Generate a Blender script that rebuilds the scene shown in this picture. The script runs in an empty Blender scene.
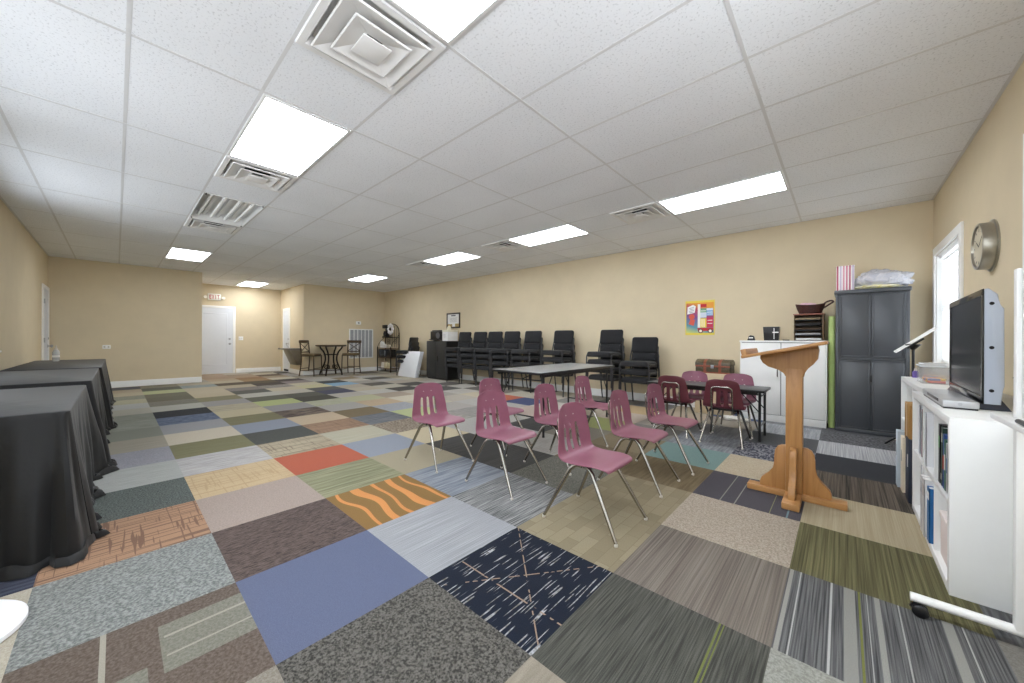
import bpy, bmesh, math, random
from mathutils import Vector, Matrix, noise as mnoise

sc = bpy.context.scene
COL = sc.collection
PI = math.pi
rnd = random.Random(7)

# ------------------------------------------------------------------ helpers
def lin(c):
    out = []
    for v in c[:3]:
        v = v / 255.0
        out.append(v / 12.92 if v <= 0.04045 else ((v + 0.055) / 1.055) ** 2.4)
    return (out[0], out[1], out[2], 1.0)


class NT:
    """small node-tree helper"""
    def __init__(self, name):
        self.m = bpy.data.materials.new(name)
        self.m.use_nodes = True
        self.t = self.m.node_tree
        self.b = self.t.nodes['Principled BSDF']
        self.out = self.t.nodes['Material Output']

    def n(self, typ, **kw):
        nd = self.t.nodes.new(typ)
        for k, v in kw.items():
            setattr(nd, k, v)
        return nd

    def l(self, a, b):
        self.t.links.new(a, b)

    def val(self, sock, v):
        if hasattr(v, 'is_output') or isinstance(v, bpy.types.NodeSocket):
            self.l(v, sock)
        else:
            sock.default_value = v

    def math(self, op, a, b=0.0, c=None, clamp=False):
        nd = self.n('ShaderNodeMath', operation=op)
        nd.use_clamp = clamp
        self.val(nd.inputs[0], a)
        self.val(nd.inputs[1], b)
        if c is not None:
            self.val(nd.inputs[2], c)
        return nd.outputs[0]

    def mix(self, f, a, b, mode='MIX'):
        nd = self.n('ShaderNodeMix', data_type='RGBA', blend_type=mode)
        self.val(nd.inputs['Factor'], f)
        self.val(nd.inputs['A'], a) if False else None
        self.val(nd.inputs[6], a)
        self.val(nd.inputs[7], b)
        return nd.outputs[2]

    def mapr(self, v, a, b, c=0.0, d=1.0):
        nd = self.n('ShaderNodeMapRange')
        self.val(nd.inputs[0], v)
        self.val(nd.inputs[1], a)
        self.val(nd.inputs[2], b)
        self.val(nd.inputs[3], c)
        self.val(nd.inputs[4], d)
        return nd.outputs[0]

    def ramp(self, v, stops, interp='LINEAR'):
        nd = self.n('ShaderNodeValToRGB')
        nd.color_ramp.interpolation = interp
        el = nd.color_ramp.elements
        while len(el) < len(stops):
            el.new(0.5)
        for e, (p, c) in zip(el, stops):
            e.position = p
            e.color = c
        self.val(nd.inputs[0], v)
        return nd

    def noise(self, vec, scale=5.0, detail=2.0, rough=0.5, dist=0.0):
        nd = self.n('ShaderNodeTexNoise')
        if vec is not None:
            self.l(vec, nd.inputs['Vector'])
        nd.inputs['Scale'].default_value = scale
        nd.inputs['Detail'].default_value = detail
        nd.inputs['Roughness'].default_value = rough
        nd.inputs['Distortion'].default_value = dist
        return nd.outputs['Fac']

    def objco(self):
        return self.n('ShaderNodeTexCoord').outputs['Object']

    def bump(self, h, strength=0.2, dist=0.01):
        nd = self.n('ShaderNodeBump')
        nd.inputs['Strength'].default_value = strength
        nd.inputs['Distance'].default_value = dist
        self.l(h, nd.inputs['Height'])
        self.l(nd.outputs[0], self.b.inputs['Normal'])


def mat(name, col, rough=0.5, metal=0.0, var=0.06, scale=8.0, bump=0.0, bscale=60.0,
        spec=0.5, coat=0.0, sheen=0.0, stretch=None, emit=None, estr=0.0, trans=0.0, alpha=1.0):
    k = NT(name)
    co = k.objco()
    base = lin(col)
    if stretch:
        mp = k.n('ShaderNodeMapping')
        mp.inputs['Scale'].default_value = stretch
        k.l(co, mp.inputs['Vector'])
        co = mp.outputs[0]
    nz = k.noise(co, scale, 3.0, 0.6)
    f = k.mapr(nz, 0.3, 0.7, 1.0 - var, 1.0 + var)
    hv = k.n('ShaderNodeHueSaturation')
    hv.inputs['Color'].default_value = base
    k.l(f, hv.inputs['Value'])
    k.l(hv.outputs[0], k.b.inputs['Base Color'])
    k.b.inputs['Roughness'].default_value = rough
    k.b.inputs['Metallic'].default_value = metal
    k.b.inputs['Specular IOR Level'].default_value = spec
    k.b.inputs['Coat Weight'].default_value = coat
    k.b.inputs['Sheen Weight'].default_value = sheen
    k.b.inputs['Transmission Weight'].default_value = trans
    k.b.inputs['Alpha'].default_value = alpha
    if emit:
        k.b.inputs['Emission Color'].default_value = lin(emit)
        k.b.inputs['Emission Strength'].default_value = estr
    if bump:
        k.bump(k.noise(co, bscale, 3.0), bump, 0.004)
    return k.m


def woodmat(name, c1, c2, axis='X', rough=0.35):
    k = NT(name)
    mp = k.n('ShaderNodeMapping')
    s = {'X': (1.2, 14, 14), 'Y': (14, 1.2, 14), 'Z': (14, 14, 1.2)}[axis]
    mp.inputs['Scale'].default_value = s
    k.l(k.objco(), mp.inputs['Vector'])
    nz = k.noise(mp.outputs[0], 1.6, 5.0, 0.6, 0.8)
    r = k.ramp(nz, [(0.25, lin(c2)), (0.5, lin(c1)), (0.75, lin(c2))])
    k.l(r.outputs[0], k.b.inputs['Base Color'])
    k.b.inputs['Roughness'].default_value = rough
    k.bump(nz, 0.08, 0.002)
    return k.m


class MB:
    """collects shapes into one mesh"""
    def __init__(self):
        self.bm = bmesh.new()
        self.mi = 0

    def _mark(self, faces):
        for f in faces:
            f.material_index = self.mi

    def box(self, c, s, bev=0.0, rot=None, seg=2, taper=None):
        r = bmesh.ops.create_cube(self.bm, size=1.0)
        vs = r['verts']
        for v in vs:
            v.co = Vector((v.co.x * s[0], v.co.y * s[1], v.co.z * s[2]))
            if taper and v.co.z < 0:
                v.co.x *= taper
                v.co.y *= taper
        fs = list({f for v in vs for f in v.link_faces})
        self._mark(fs)
        if bev > 0:
            es = list({e for v in vs for e in v.link_edges})
            rb = bmesh.ops.bevel(self.bm, geom=es, offset=bev, segments=seg, affect='EDGES', profile=0.5)
            vs = list({v for f in rb['faces'] for v in f.verts})
            # all verts belonging to this island
            seen = set(vs)
            stack = list(vs)
            while stack:
                v = stack.pop()
                for e in v.link_edges:
                    o = e.other_vert(v)
                    if o not in seen:
                        seen.add(o)
                        stack.append(o)
            vs = list(seen)
            self._mark({f for v in vs for f in v.link_faces})
        M = Matrix.Translation(Vector(c))
        if rot is not None:
            M = M @ (rot if isinstance(rot, Matrix) else
                     (Matrix.Rotation(rot[2], 4, 'Z') @ Matrix.Rotation(rot[1], 4, 'Y') @ Matrix.Rotation(rot[0], 4, 'X')))
        bmesh.ops.transform(self.bm, matrix=M, verts=vs)
        return self

    def bb(self, x0, x1, y0, y1, z0, z1, bev=0.0, seg=2):
        return self.box(((x0 + x1) / 2, (y0 + y1) / 2, (z0 + z1) / 2), (abs(x1 - x0), abs(y1 - y0), abs(z1 - z0)), bev, seg=seg)

    def tube(self, pts, r, seg=10, smooth=0, caps=True, closed=False):
        pts = [Vector(p) for p in pts]
        if smooth:
            pts = catmull(pts, smooth, closed)
        n = len(pts)
        rs = r if isinstance(r, (list, tuple)) else [r] * n
        if len(rs) != n:
            src = list(rs)
            rs = [src[0] + (src[-1] - src[0]) * i / (n - 1) for i in range(n)]
        rings = []
        up = None
        for i, p in enumerate(pts):
            if closed:
                t = pts[(i + 1) % n] - pts[i - 1]
            else:
                t = pts[min(i + 1, n - 1)] - pts[max(i - 1, 0)]
            t.normalize()
            if up is None:
                a = Vector((0, 0, 1)) if abs(t.z) < 0.9 else Vector((1, 0, 0))
                up = (a - t * a.dot(t)).normalized()
            else:
                up = (up - t * up.dot(t)).normalized()
            s = t.cross(up)
            ring = []
            for k in range(seg):
                a = 2 * PI * k / seg
                ring.append(self.bm.verts.new(p + (up * math.cos(a) + s * math.sin(a)) * rs[i]))
            rings.append(ring)
        m = n if closed else n - 1
        for i in range(m):
            A, B = rings[i], rings[(i + 1) % n]
            for k in range(seg):
                f = self.bm.faces.new((A[k], A[(k + 1) % seg], B[(k + 1) % seg], B[k]))
                f.material_index = self.mi
        if caps and not closed:
            for ring in (list(reversed(rings[0])), rings[-1]):
                f = self.bm.faces.new(ring)
                f.material_index = self.mi
        return self

    def cyl(self, p0, p1, r, seg=16):
        return self.tube([p0, p1], r, seg)

    def lathe(self, prof, c=(0, 0, 0), seg=24, M=None):
        c = Vector(c)
        rings = []
        for (r, z) in prof:
            if r < 1e-5:
                v = Vector((0, 0, z))
                rings.append([self.bm.verts.new((M @ v if M else v) + c)])
            else:
                ring = []
                for k in range(seg):
                    a = 2 * PI * k / seg
                    v = Vector((r * math.cos(a), r * math.sin(a), z))
                    ring.append(self.bm.verts.new((M @ v if M else v) + c))
                rings.append(ring)
        for A, B in zip(rings[:-1], rings[1:]):
            for k in range(seg):
                a0, a1 = A[k % len(A)], A[(k + 1) % len(A)]
                b0, b1 = B[k % len(B)], B[(k + 1) % len(B)]
                vs = []
                for v in (a0, a1, b1, b0):
                    if v not in vs:
                        vs.append(v)
                if len(vs) >= 3:
                    f = self.bm.faces.new(vs)
                    f.material_index = self.mi
        for ring in (rings[0], rings[-1]):
            if len(ring) > 2:
                f = self.bm.faces.new(ring)
                f.material_index = self.mi
        return self

    def ball(self, c, r, seg=12, squash=1.0):
        prof = [(r * math.sin(PI * i / 8), -r * squash * math.cos(PI * i / 8)) for i in range(9)]
        prof[0] = (0, -r * squash)
        prof[-1] = (0, r * squash)
        return self.lathe(prof, c, seg)

    def prism(self, poly, d0, d1, plane='XZ', bev=0.0, M=None):
        """poly 2-D, extruded along the remaining axis from d0 to d1"""
        def P(a, b, d):
            if plane == 'XZ':
                return Vector((a, d, b))
            if plane == 'YZ':
                return Vector((d, a, b))
            return Vector((a, b, d))
        A = [self.bm.verts.new(P(a, b, d0)) for a, b in poly]
        B = [self.bm.verts.new(P(a, b, d1)) for a, b in poly]
        n = len(poly)
        fs = [self.bm.faces.new(A), self.bm.faces.new(list(reversed(B)))]
        for i in range(n):
            fs.append(self.bm.faces.new((A[i], B[i], B[(i + 1) % n], A[(i + 1) % n])))
        self._mark(fs)
        vs = A + B
        if bev > 0:
            es = list({e for f in fs[:2] for e in f.edges})
            rb = bmesh.ops.bevel(self.bm, geom=es, offset=bev, segments=2, affect='EDGES', profile=0.5)
            seen = {v for f in rb['faces'] for v in f.verts}
            stack = list(seen)
            while stack:
                v = stack.pop()
                for e in v.link_edges:
                    o = e.other_vert(v)
                    if o not in seen:
                        seen.add(o)
                        stack.append(o)
            vs = list(seen)
            self._mark({f for v in vs for f in v.link_faces})
        if M is not None:
            bmesh.ops.transform(self.bm, matrix=M, verts=vs)
        return self

    def grid(self, fn, nu, nv, skip=None, closed_u=False):
        V = [[self.bm.verts.new(fn(i, j)) for j in range(nv)] for i in range(nu)]
        for i in range(nu if closed_u else nu - 1):
            for j in range(nv - 1):
                if skip and skip(i, j):
                    continue
                f = self.bm.faces.new((V[i][j], V[(i + 1) % nu][j], V[(i + 1) % nu][j + 1], V[i][j + 1]))
                f.material_index = self.mi
        return V

    def quad(self, a, b, c, d):
        f = self.bm.faces.new([self.bm.verts.new(p) for p in (a, b, c, d)])
        f.material_index = self.mi
        return self

    def xf(self, M):
        bmesh.ops.transform(self.bm, matrix=M, verts=self.bm.verts[:])
        return self

    def build(self, name, mats, parent=None, loc=None, rotz=0.0, sharp=38, solid=0.0, sub=0, offset=-1.0, normals=True):
        loose = [v for v in self.bm.verts if not v.link_faces]
        bmesh.ops.delete(self.bm, geom=loose, context='VERTS')
        if normals:
            bmesh.ops.recalc_face_normals(self.bm, faces=self.bm.faces[:])
        me = bpy.data.meshes.new(name)
        self.bm.to_mesh(me)
        self.bm.free()
        ob = bpy.data.objects.new(name, me)
        COL.objects.link(ob)
        if solid:
            m = ob.modifiers.new('s', 'SOLIDIFY')
            m.thickness = solid
            m.offset = offset
        if sub:
            m = ob.modifiers.new('d', 'SUBSURF')
            m.levels = m.render_levels = sub
        if solid or sub:
            dg = bpy.context.evaluated_depsgraph_get()
            me2 = bpy.data.meshes.new_from_object(ob.evaluated_get(dg))
            ob.modifiers.clear()
            ob.data = me2
            bpy.data.meshes.remove(me)
            me = me2
        for m in (mats if isinstance(mats, (list, tuple)) else [mats]):
            me.materials.append(m)
        for p in me.polygons:
            p.use_smooth = True
        me.set_sharp_from_angle(angle=math.radians(sharp))
        if parent:
            ob.parent = parent
        if loc is not None:
            ob.location = loc
        ob.rotation_euler = (0, 0, rotz)
        return ob


def catmull(pts, k, closed=False):
    out = []
    n = len(pts)
    rng = range(n if closed else n - 1)
    for i in rng:
        if closed:
            p0, p1, p2, p3 = pts[i - 1], pts[i], pts[(i + 1) % n], pts[(i + 2) % n]
        else:
            p1, p2 = pts[i], pts[i + 1]
            p0 = pts[i - 1] if i else p1 + (p1 - p2)
            p3 = pts[i + 2] if i + 2 < n else p2 + (p2 - p1)
        for s in range(k):
            t = s / k
            out.append(0.5 * ((2 * p1) + (p2 - p0) * t + (2 * p0 - 5 * p1 + 4 * p2 - p3) * t * t + (3 * p1 - p0 - 3 * p2 + p3) * t ** 3))
    if not closed:
        out.append(pts[-1])
    return out


def tag(o, label=None, cat=None, group=None, kind=None):
    if label:
        o['label'] = label
    if cat:
        o['category'] = cat
    if group:
        o['group'] = group
    if kind:
        o['kind'] = kind
    return o


def thing(name, label, cat, loc=(0, 0, 0), rotz=0.0, group=None):
    o = bpy.data.objects.new(name, None)
    o.empty_display_size = 0.1
    COL.objects.link(o)
    o.location = loc
    o.rotation_euler = (0, 0, rotz)
    return tag(o, label, cat, group)


def dup(root, loc, rotz=None, label=None, group=None):
    r = root.copy()
    COL.objects.link(r)
    r.location = loc
    if rotz is not None:
        r.rotation_euler = (0, 0, rotz)
    if label:
        r['label'] = label
    if group:
        r['group'] = group
    for ch in KIDS[root.name]:
        c = ch.copy()
        COL.objects.link(c)
        c.parent = r
        for g in KIDS.get(ch.name, []):
            d = g.copy()
            COL.objects.link(d)
            d.parent = c
    return r


KIDS = {}


def remember(root):
    for o in COL.objects:
        if o.parent:
            KIDS.setdefault(o.parent.name, [])
            if o not in KIDS[o.parent.name]:
                KIDS[o.parent.name].append(o)
    KIDS.setdefault(root.name, [])


def struct(name, mb, mats, parent=None, **kw):
    o = mb.build(name, mats, parent, **kw)
    if parent is None:
        o['kind'] = 'structure'
    return o

# ------------------------------------------------------------------ materials
M_white = mat('white_paint', (236, 235, 232), 0.45, var=0.02)
M_trim = mat('trim_paint', (246, 246, 244), 0.4, var=0.02)
M_wall = mat('tan_wall_paint', (219, 204, 174), 0.75, var=0.025, scale=3.0, bump=0.05, bscale=220.0, spec=0.25)
M_chrome = mat('chrome_tube', (168, 164, 156), 0.2, 1.0, var=0.03)
M_black = mat('black_metal', (24, 24, 25), 0.38, 0.0, var=0.05)
M_blackfab = mat('black_fabric', (40, 40, 42), 0.9, var=0.14, scale=160.0, bump=0.25, bscale=500.0, spec=0.2, sheen=0.15)
M_blackplastic = mat('black_plastic', (26, 26, 28), 0.3, var=0.05)
M_steel = mat('brushed_steel', (176, 178, 182), 0.32, 0.85, var=0.05)
M_glide = mat('nylon_glide', (206, 200, 190), 0.4)
M_lamwhite = mat('white_laminate', (238, 238, 236), 0.35, var=0.012)
M_paper = mat('paper_white', (242, 241, 238), 0.8, var=0.02)
def arch_glass():
    k = NT('window_glass')
    k.b.inputs['Roughness'].default_value = 0.02
    k.b.inputs['Base Color'].default_value = lin((230, 240, 244))
    tr = k.n('ShaderNodeBsdfTransparent')
    mx = k.n('ShaderNodeMixShader')
    mx.inputs[0].default_value = 0.07
    k.l(tr.outputs[0], mx.inputs[1]); k.l(k.b.outputs[0], mx.inputs[2]); k.l(mx.outputs[0], k.out.inputs[0])
    return k.m
M_glass = arch_glass()
M_dark = mat('dark_void', (14, 14, 14), 0.9)
# ------------------------------------------------------------------ tuning
EXPO = 0.82
SKYP, GNDP, GNDR = 8, 800, 1400  # powers of the added fill lamps outside the unseen windows
WORLD = 1.3
LAMPP = 9.5
CARPET = 0.70
TABLE1 = ((-2.80, 3.98, 0), 1.72, 0.76, PI / 2)
# ------------------------------------------------------------------ the room
WX, WY0, WY1 = 0.78, -0.93, 6.40          # right wall, left wall, back wall
AX, EX, BX, SY = -11.85, -14.20, -11.95, 3.80   # far wall, exit wall, far wall by the stools, side wall
AY = 1.45
CE = 2.74
T = 0.6096
CX0, CY0 = -1.6385, 1.26                  # ceiling grid origin
FX0, FY0 = -2.0135, 0.9755                # carpet grid origin

# ---- carpet tiles
def attr_col(k, name):
    nd = k.n('ShaderNodeAttribute', attribute_name=name)
    return nd

def carpet_base(name):
    k = NT(name)
    k.b.inputs['Roughness'].default_value = 0.95
    k.b.inputs['Specular IOR Level'].default_value = 0.1
    k.b.inputs['Sheen Weight'].default_value = 0.05
    return k

def finish(k, col, co):
    pile = k.noise(co, 260.0, 2.0, 0.7)
    f = k.mapr(pile, 0.3, 0.7, 0.86, 1.14)
    fine = k.noise(co, 900.0, 1.0)
    f2 = k.mapr(fine, 0.25, 0.75, 0.88, 1.12)
    hv = k.n('ShaderNodeHueSaturation')
    k.l(col, hv.inputs['Color'])
    hv.inputs['Saturation'].default_value = 0.88
    k.l(k.math('MULTIPLY', k.math('MULTIPLY', f, f2), CARPET), hv.inputs['Value'])
    k.l(hv.outputs[0], k.b.inputs['Base Color'])
    k.bump(pile, 0.35, 0.004)
    return k.m

def carpet_loop():
    k = carpet_base('carpet_loop')
    co = k.objco()
    ca, cb, pf = attr_col(k, 'ca'), attr_col(k, 'cb'), attr_col(k, 'pf')
    sp = k.n('ShaderNodeSeparateXYZ'); k.l(pf.outputs['Vector'], sp.inputs[0])
    sx = k.n('ShaderNodeSeparateXYZ'); k.l(co, sx.inputs[0])
    fx = k.math('MULTIPLY', sx.outputs[0], k.math('MULTIPLY', sp.outputs[0], 100.0))
    fy = k.math('MULTIPLY', sx.outputs[1], k.math('MULTIPLY', sp.outputs[1], 100.0))
    cb3 = k.n('ShaderNodeCombineXYZ'); k.l(fx, cb3.inputs[0]); k.l(fy, cb3.inputs[1])
    k.l(k.math('MULTIPLY', ca.outputs['Alpha'], 100.0), cb3.inputs[2])
    nz = k.noise(cb3.outputs[0], 1.0, 2.5, 0.6)
    w = k.math('MULTIPLY', sp.outputs[2], 0.5)
    f = k.mapr(nz, k.math('SUBTRACT', 0.5, w), k.math('ADD', 0.5, w))
    return finish(k, k.mix(f, ca.outputs['Color'], cb.outputs['Color']), co)

def uv(k):
    nd = k.n('ShaderNodeUVMap', uv_map='tile')
    s = k.n('ShaderNodeSeparateXYZ')
    k.l(nd.outputs[0], s.inputs[0])
    return nd.outputs[0], s.outputs[0], s.outputs[1]

def carpet_plaid():
    """irregular cross-hatched lines in both directions"""
    k = carpet_base('carpet_plaid')
    co = k.objco()
    ca, cb = attr_col(k, 'ca'), attr_col(k, 'cb')
    fs = []
    for st, thr in (((56.0, 1.2, 1), 0.55), ((3.0, 64.0, 1), 0.60)):
        mp = k.n('ShaderNodeMapping'); mp.inputs['Scale'].default_value = st
        k.l(co, mp.inputs['Vector'])
        nz = k.noise(mp.outputs[0], 1.0, 1.0)
        fs.append(k.mapr(nz, thr, thr + 0.03))
    f = k.math('MAXIMUM', fs[0], fs[1])
    f = k.math('MULTIPLY', f, 0.75)
    return finish(k, k.mix(f, ca.outputs['Color'], cb.outputs['Color']), co)

def carpet_blocks():
    k = carpet_base('carpet_blocks')
    co = k.objco()
    ca, cb = attr_col(k, 'ca'), attr_col(k, 'cb')
    mp = k.n('ShaderNodeMapping'); mp.inputs['Rotation'].default_value = (0, 0, PI / 2)
    k.l(co, mp.inputs['Vector'])
    br = k.n('ShaderNodeTexBrick')
    k.l(mp.outputs[0], br.inputs['Vector'])
    br.inputs['Scale'].default_value = 1.0
    br.inputs['Brick Width'].default_value = 0.17
    br.inputs['Row Height'].default_value = 0.075
    br.inputs['Mortar Size'].default_value = 0.0015
    br.inputs['Bias'].default_value = -0.35
    k.l(ca.outputs['Color'], br.inputs['Color1'])
    k.l(cb.outputs['Color'], br.inputs['Color2'])
    k.l(cb.outputs['Color'], br.inputs['Mortar'])
    return finish(k, br.outputs['Color'], co)

def carpet_waves():
    k = carpet_base('carpet_waves')
    co = k.objco()
    _, u, v = uv(k)
    wob = k.math('MULTIPLY', k.math('SINE', k.math('MULTIPLY', u, 9.0)), 0.018)
    wob2 = k.math('MULTIPLY', k.math('SINE', k.math('ADD', k.math('MULTIPLY', u, 5.0), k.math('MULTIPLY', v, 7.0))), 0.03)
    x = k.math('ADD', v, k.math('ADD', wob, wob2))
    B = lin((150, 112, 48)); O = lin((226, 142, 38)); st = []
    for c, w in ((0.14, .02), (0.34, .045), (0.52, .02), (0.72, .045), (0.92, .02)):
        st += [(c - w, O), (c + w, B)]
    r = k.ramp(x, [(0.0, B)] + st, 'CONSTANT')
    return finish(k, r.outputs[0], co)

def carpet_navy():
    k = carpet_base('carpet_navy')
    co = k.objco()
    _, u, v = uv(k)
    mp = k.n('ShaderNodeMapping'); mp.inputs['Scale'].default_value = (130.0, 6.5, 1)
    k.l(co, mp.inputs['Vector'])
    nz = k.noise(mp.outputs[0], 1.0, 0.0)
    dash = k.mapr(nz, 0.655, 0.69)
    mp2 = k.n('ShaderNodeMapping'); mp2.inputs['Scale'].default_value = (1.0, 1.0, 1)
    tone = k.noise(co, 40.0)
    dc = k.ramp(tone, [(0.35, lin((120, 116, 108))), (0.6, lin((190, 192, 196)))])
    col = k.mix(dash, lin((27, 35, 52)), dc.outputs[0])
    m = None
    for a, b, c in ((0.0, 1, 0.30), (0.95, 1, 1.02), (1, -0.75, 0.13)):
        d = k.math('ABSOLUTE', k.math('SUBTRACT', k.math('ADD', k.math('MULTIPLY', u, a), k.math('MULTIPLY', v, b)), c))
        e = k.math('LESS_THAN', d, 0.006)
        m = e if m is None else k.math('MAXIMUM', m, e)
    brk = k.math('GREATER_THAN', k.noise(co, 30.0, 0.0), 0.46)
    col = k.mix(k.math('MULTIPLY', m, brk), col, lin((168, 142, 120)))
    return finish(k, col, co)

def carpet_lines(name, stops, base=None, streak=(150, 3)):
    """streaky ground with a few straight lines running along the room"""
    k = carpet_base(name)
    co = k.objco()
    ca, cb = attr_col(k, 'ca'), attr_col(k, 'cb')
    _, u, v = uv(k)
    mp = k.n('ShaderNodeMapping'); mp.inputs['Scale'].default_value = (streak[0], streak[1], 1)
    k.l(co, mp.inputs['Vector'])
    nz = k.noise(mp.outputs[0], 1.0, 3.0)
    ground = k.mix(k.mapr(nz, 0.36, 0.64), ca.outputs['Color'], cb.outputs['Color'])
    st = [(0.0, (0, 0, 0, 0))]
    for a, b, c in stops:
        st += [(a, lin(c)), (b, (0, 0, 0, 0))]
    r = k.ramp(u, st, 'CONSTANT')
    col = k.mix(r.outputs['Alpha'], ground, r.outputs['Color'])
    return finish(k, col, co)

def carpet_insets():
    k = carpet_base('carpet_insets')
    co = k.objco()
    _, u, v = uv(k)
    mp = k.n('ShaderNodeMapping'); mp.inputs['Scale'].default_value = (90, 90, 1)
    k.l(co, mp.inputs['Vector'])
    nz = k.noise(mp.outputs[0], 1.0, 2.0)
    br = k.mix(k.mapr(nz, 0.35, 0.65), lin((98, 84, 74)), lin((126, 112, 100)))
    gr = k.mix(k.mapr(nz, 0.35, 0.65), lin((128, 126, 112)), lin((148, 146, 132)))
    def rect(u0, u1, v0, v1):
        a = k.math('MULTIPLY', k.math('GREATER_THAN', u, u0), k.math('LESS_THAN', u, u1))
        b = k.math('MULTIPLY', k.math('GREATER_THAN', v, v0), k.math('LESS_THAN', v, v1))
        return k.math('MULTIPLY', a, b)
    m = k.math('MAXIMUM', rect(0.16, 0.62, 0.58, 1.0), rect(0.5, 0.9, 0.2, 0.52))
    col = k.mix(m, br, gr)
    ln = k.math('MAXIMUM', rect(0.28, 0.30, 0.6, 1.0), rect(0.47, 0.485, 0.6, 1.0))
    ln = k.math('MAXIMUM', ln, rect(0.0, 0.9, 0.34, 0.365))
    col = k.mix(ln, col, lin((176, 170, 154)))
    return finish(k, col, co)

FLOOR_MATS = [carpet_loop(), carpet_plaid(), carpet_blocks(), carpet_waves(), carpet_navy(),
              carpet_lines('carpet_bars', [(.004, .03, (168, 166, 158)), (.07, .078, (190, 190, 186)), (.245, .255, (196, 196, 192)),
                                           (.315, .375, (158, 157, 150)), (.388, .400, (128, 132, 58)), (.43, .437, (184, 184, 180)),
                                           (.47, .50, (164, 163, 156)), (.585, .592, (176, 176, 172)), (.78, .825, (164, 163, 156)), (.86, .868, (184, 184, 180))], streak=(190, 2.2)),
              carpet_lines('carpet_slate_lines', [(.28, .29, (150, 150, 140)), (.42, .43, (158, 158, 150)), (.74, .75, (150, 150, 110)), (.88, .895, (120, 150, 160))], streak=(120, 120)),
              carpet_lines('carpet_green_line', [(.73, .742, (124, 132, 62)), (.752, .758, (124, 132, 62))], streak=(170, 4)),
              carpet_insets()]
LOOP, PLAID, BLOCKS, WAVES, NAVY, BARS, SLATE, GLINE, INSET = range(9)

# pattern presets: (fx, fy, width)
SOLID, MOT, MOTB, STR, RIB, STK = (0.9, 0.9, 1.0), (1.1, 1.1, 0.25), (0.45, 0.45, 0.3), (0.5, 0.03, 0.35), (1.4, 0.012, 0.36), (0.5, 0.06, 0.3)
def s2(c, d):
    return tuple(max(0, min(255, v + d)) for v in c)
TILES = {}
def t(i, j, ca, cb=None, pf=SOLID, m=LOOP):
    TILES[(i, j)] = (ca, cb or s2(ca, -8), pf, m)

# row j = -2 (below the draped tables)
t(0, -2, (100, 88, 78), m=INSET)
t(-1, -2, (116, 120, 118), (170, 174, 170), (0.85, 0.85, 0.28))
t(-2, -2, (186, 142, 106), (116, 84, 68), m=PLAID)
t(-3, -2, (70, 78, 76), (122, 130, 124), MOT)
t(-4, -2, (176, 178, 172), (188, 190, 184), STK)
t(-5, -2, (146, 146, 156), (176, 174, 182), MOT)
t(-6, -2, (168, 158, 138), (178, 170, 152), STR)
t(-7, -2, (140, 142, 128), (152, 154, 140))
t(-8, -2, (142, 146, 130), (176, 178, 164), STK)
t(-9, -2, (138, 142, 126), (172, 174, 160), STK)
t(-10, -2, (198, 192, 172), (186, 182, 166))
t(-11, -2, (186, 188, 186), (200, 198, 190), MOT)
t(-12, -2, (206, 198, 156), (176, 172, 150), MOTB)
t(-13, -2, (120, 128, 118), (176, 172, 150), MOT)
t(-14, -2, (200, 188, 158)); t(-15, -2, (196, 180, 154)); t(-16, -2, (92, 92, 98), (110, 110, 114))
t(1, -2, (140, 132, 118), (160, 152, 138), MOT)
t(-1, -3, (206, 198, 178), (190, 180, 160), MOT); t(0, -3, (206, 198, 178), (190, 180, 160), MOT)
t(-2, -3, (44, 50, 70), (78, 84, 104), STR); t(-3, -3, (120, 116, 110)); t(-4, -3, (150, 148, 140))
# row j = -1
t(1, -1, (62, 60, 56), (124, 120, 112), MOT)
t(0, -1, (98, 108, 138), (107, 116, 148), (1.6, 1.6, 0.6))
t(-1, -1, (72, 60, 58), (122, 104, 96), (1.7, 0.35, 0.3))
t(-2, -1, (186, 168, 156), (172, 152, 142), MOT)
t(-3, -1, (212, 184, 138), (190, 158, 112), m=PLAID)
t(-4, -1, (206, 202, 198), (176, 172, 170), STK)
t(-5, -1, (128, 124, 84), (140, 136, 98), STR)
t(-6, -1, (216, 204, 180), (210, 196, 172))
t(-7, -1, (160, 160, 162), (170, 170, 172))
t(-8, -1, (62, 76, 108), (128, 142, 166), (0.7, 0.15, 0.3))
t(-9, -1, (44, 46, 52), (50, 52, 58))
t(-10, -1, (188, 186, 172), (198, 196, 184))
t(-11, -1, (90, 92, 80), (170, 164, 146), MOT)
t(-12, -1, (108, 102, 82), (124, 118, 98), STR); t(-13, -1, (112, 108, 88), (130, 124, 104), STR)
t(-14, -1, (194, 198, 148)); t(-15, -1, (104, 104, 90), (120, 120, 106), STR); t(-16, -1, (160, 152, 130))
# row j = 0
t(2, 0, (70, 70, 64), (104, 104, 95), m=GLINE)
t(1, 0, (27, 35, 52), m=NAVY)
t(0, 0, (188, 190, 194), (148, 150, 156), (1.8, 0.02, 0.35))
t(-1, 0, (150, 112, 48), m=WAVES)
t(-2, 0, (170, 168, 132), (128, 130, 96), STR)
t(-3, 0, (186, 78, 34), (198, 88, 42))
t(-4, 0, (192, 178, 148), (132, 112, 92), m=PLAID)
t(-5, 0, (74, 76, 72), (94, 96, 90), MOT)
t(-6, 0, (142, 150, 166), (152, 158, 172))
t(-7, 0, (126, 120, 82), (142, 136, 98), STR)
t(-8, 0, (210, 196, 158), (204, 190, 152))
t(-9, 0, (210, 198, 166), (176, 164, 138), STK)
t(-10, 0, (166, 162, 160), (176, 172, 168))
t(-11, 0, (140, 134, 98), (154, 148, 112), STR)
t(-12, 0, (206, 190, 158)); t(-13, 0, (208, 192, 162)); t(-14, 0, (204, 190, 162))
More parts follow.
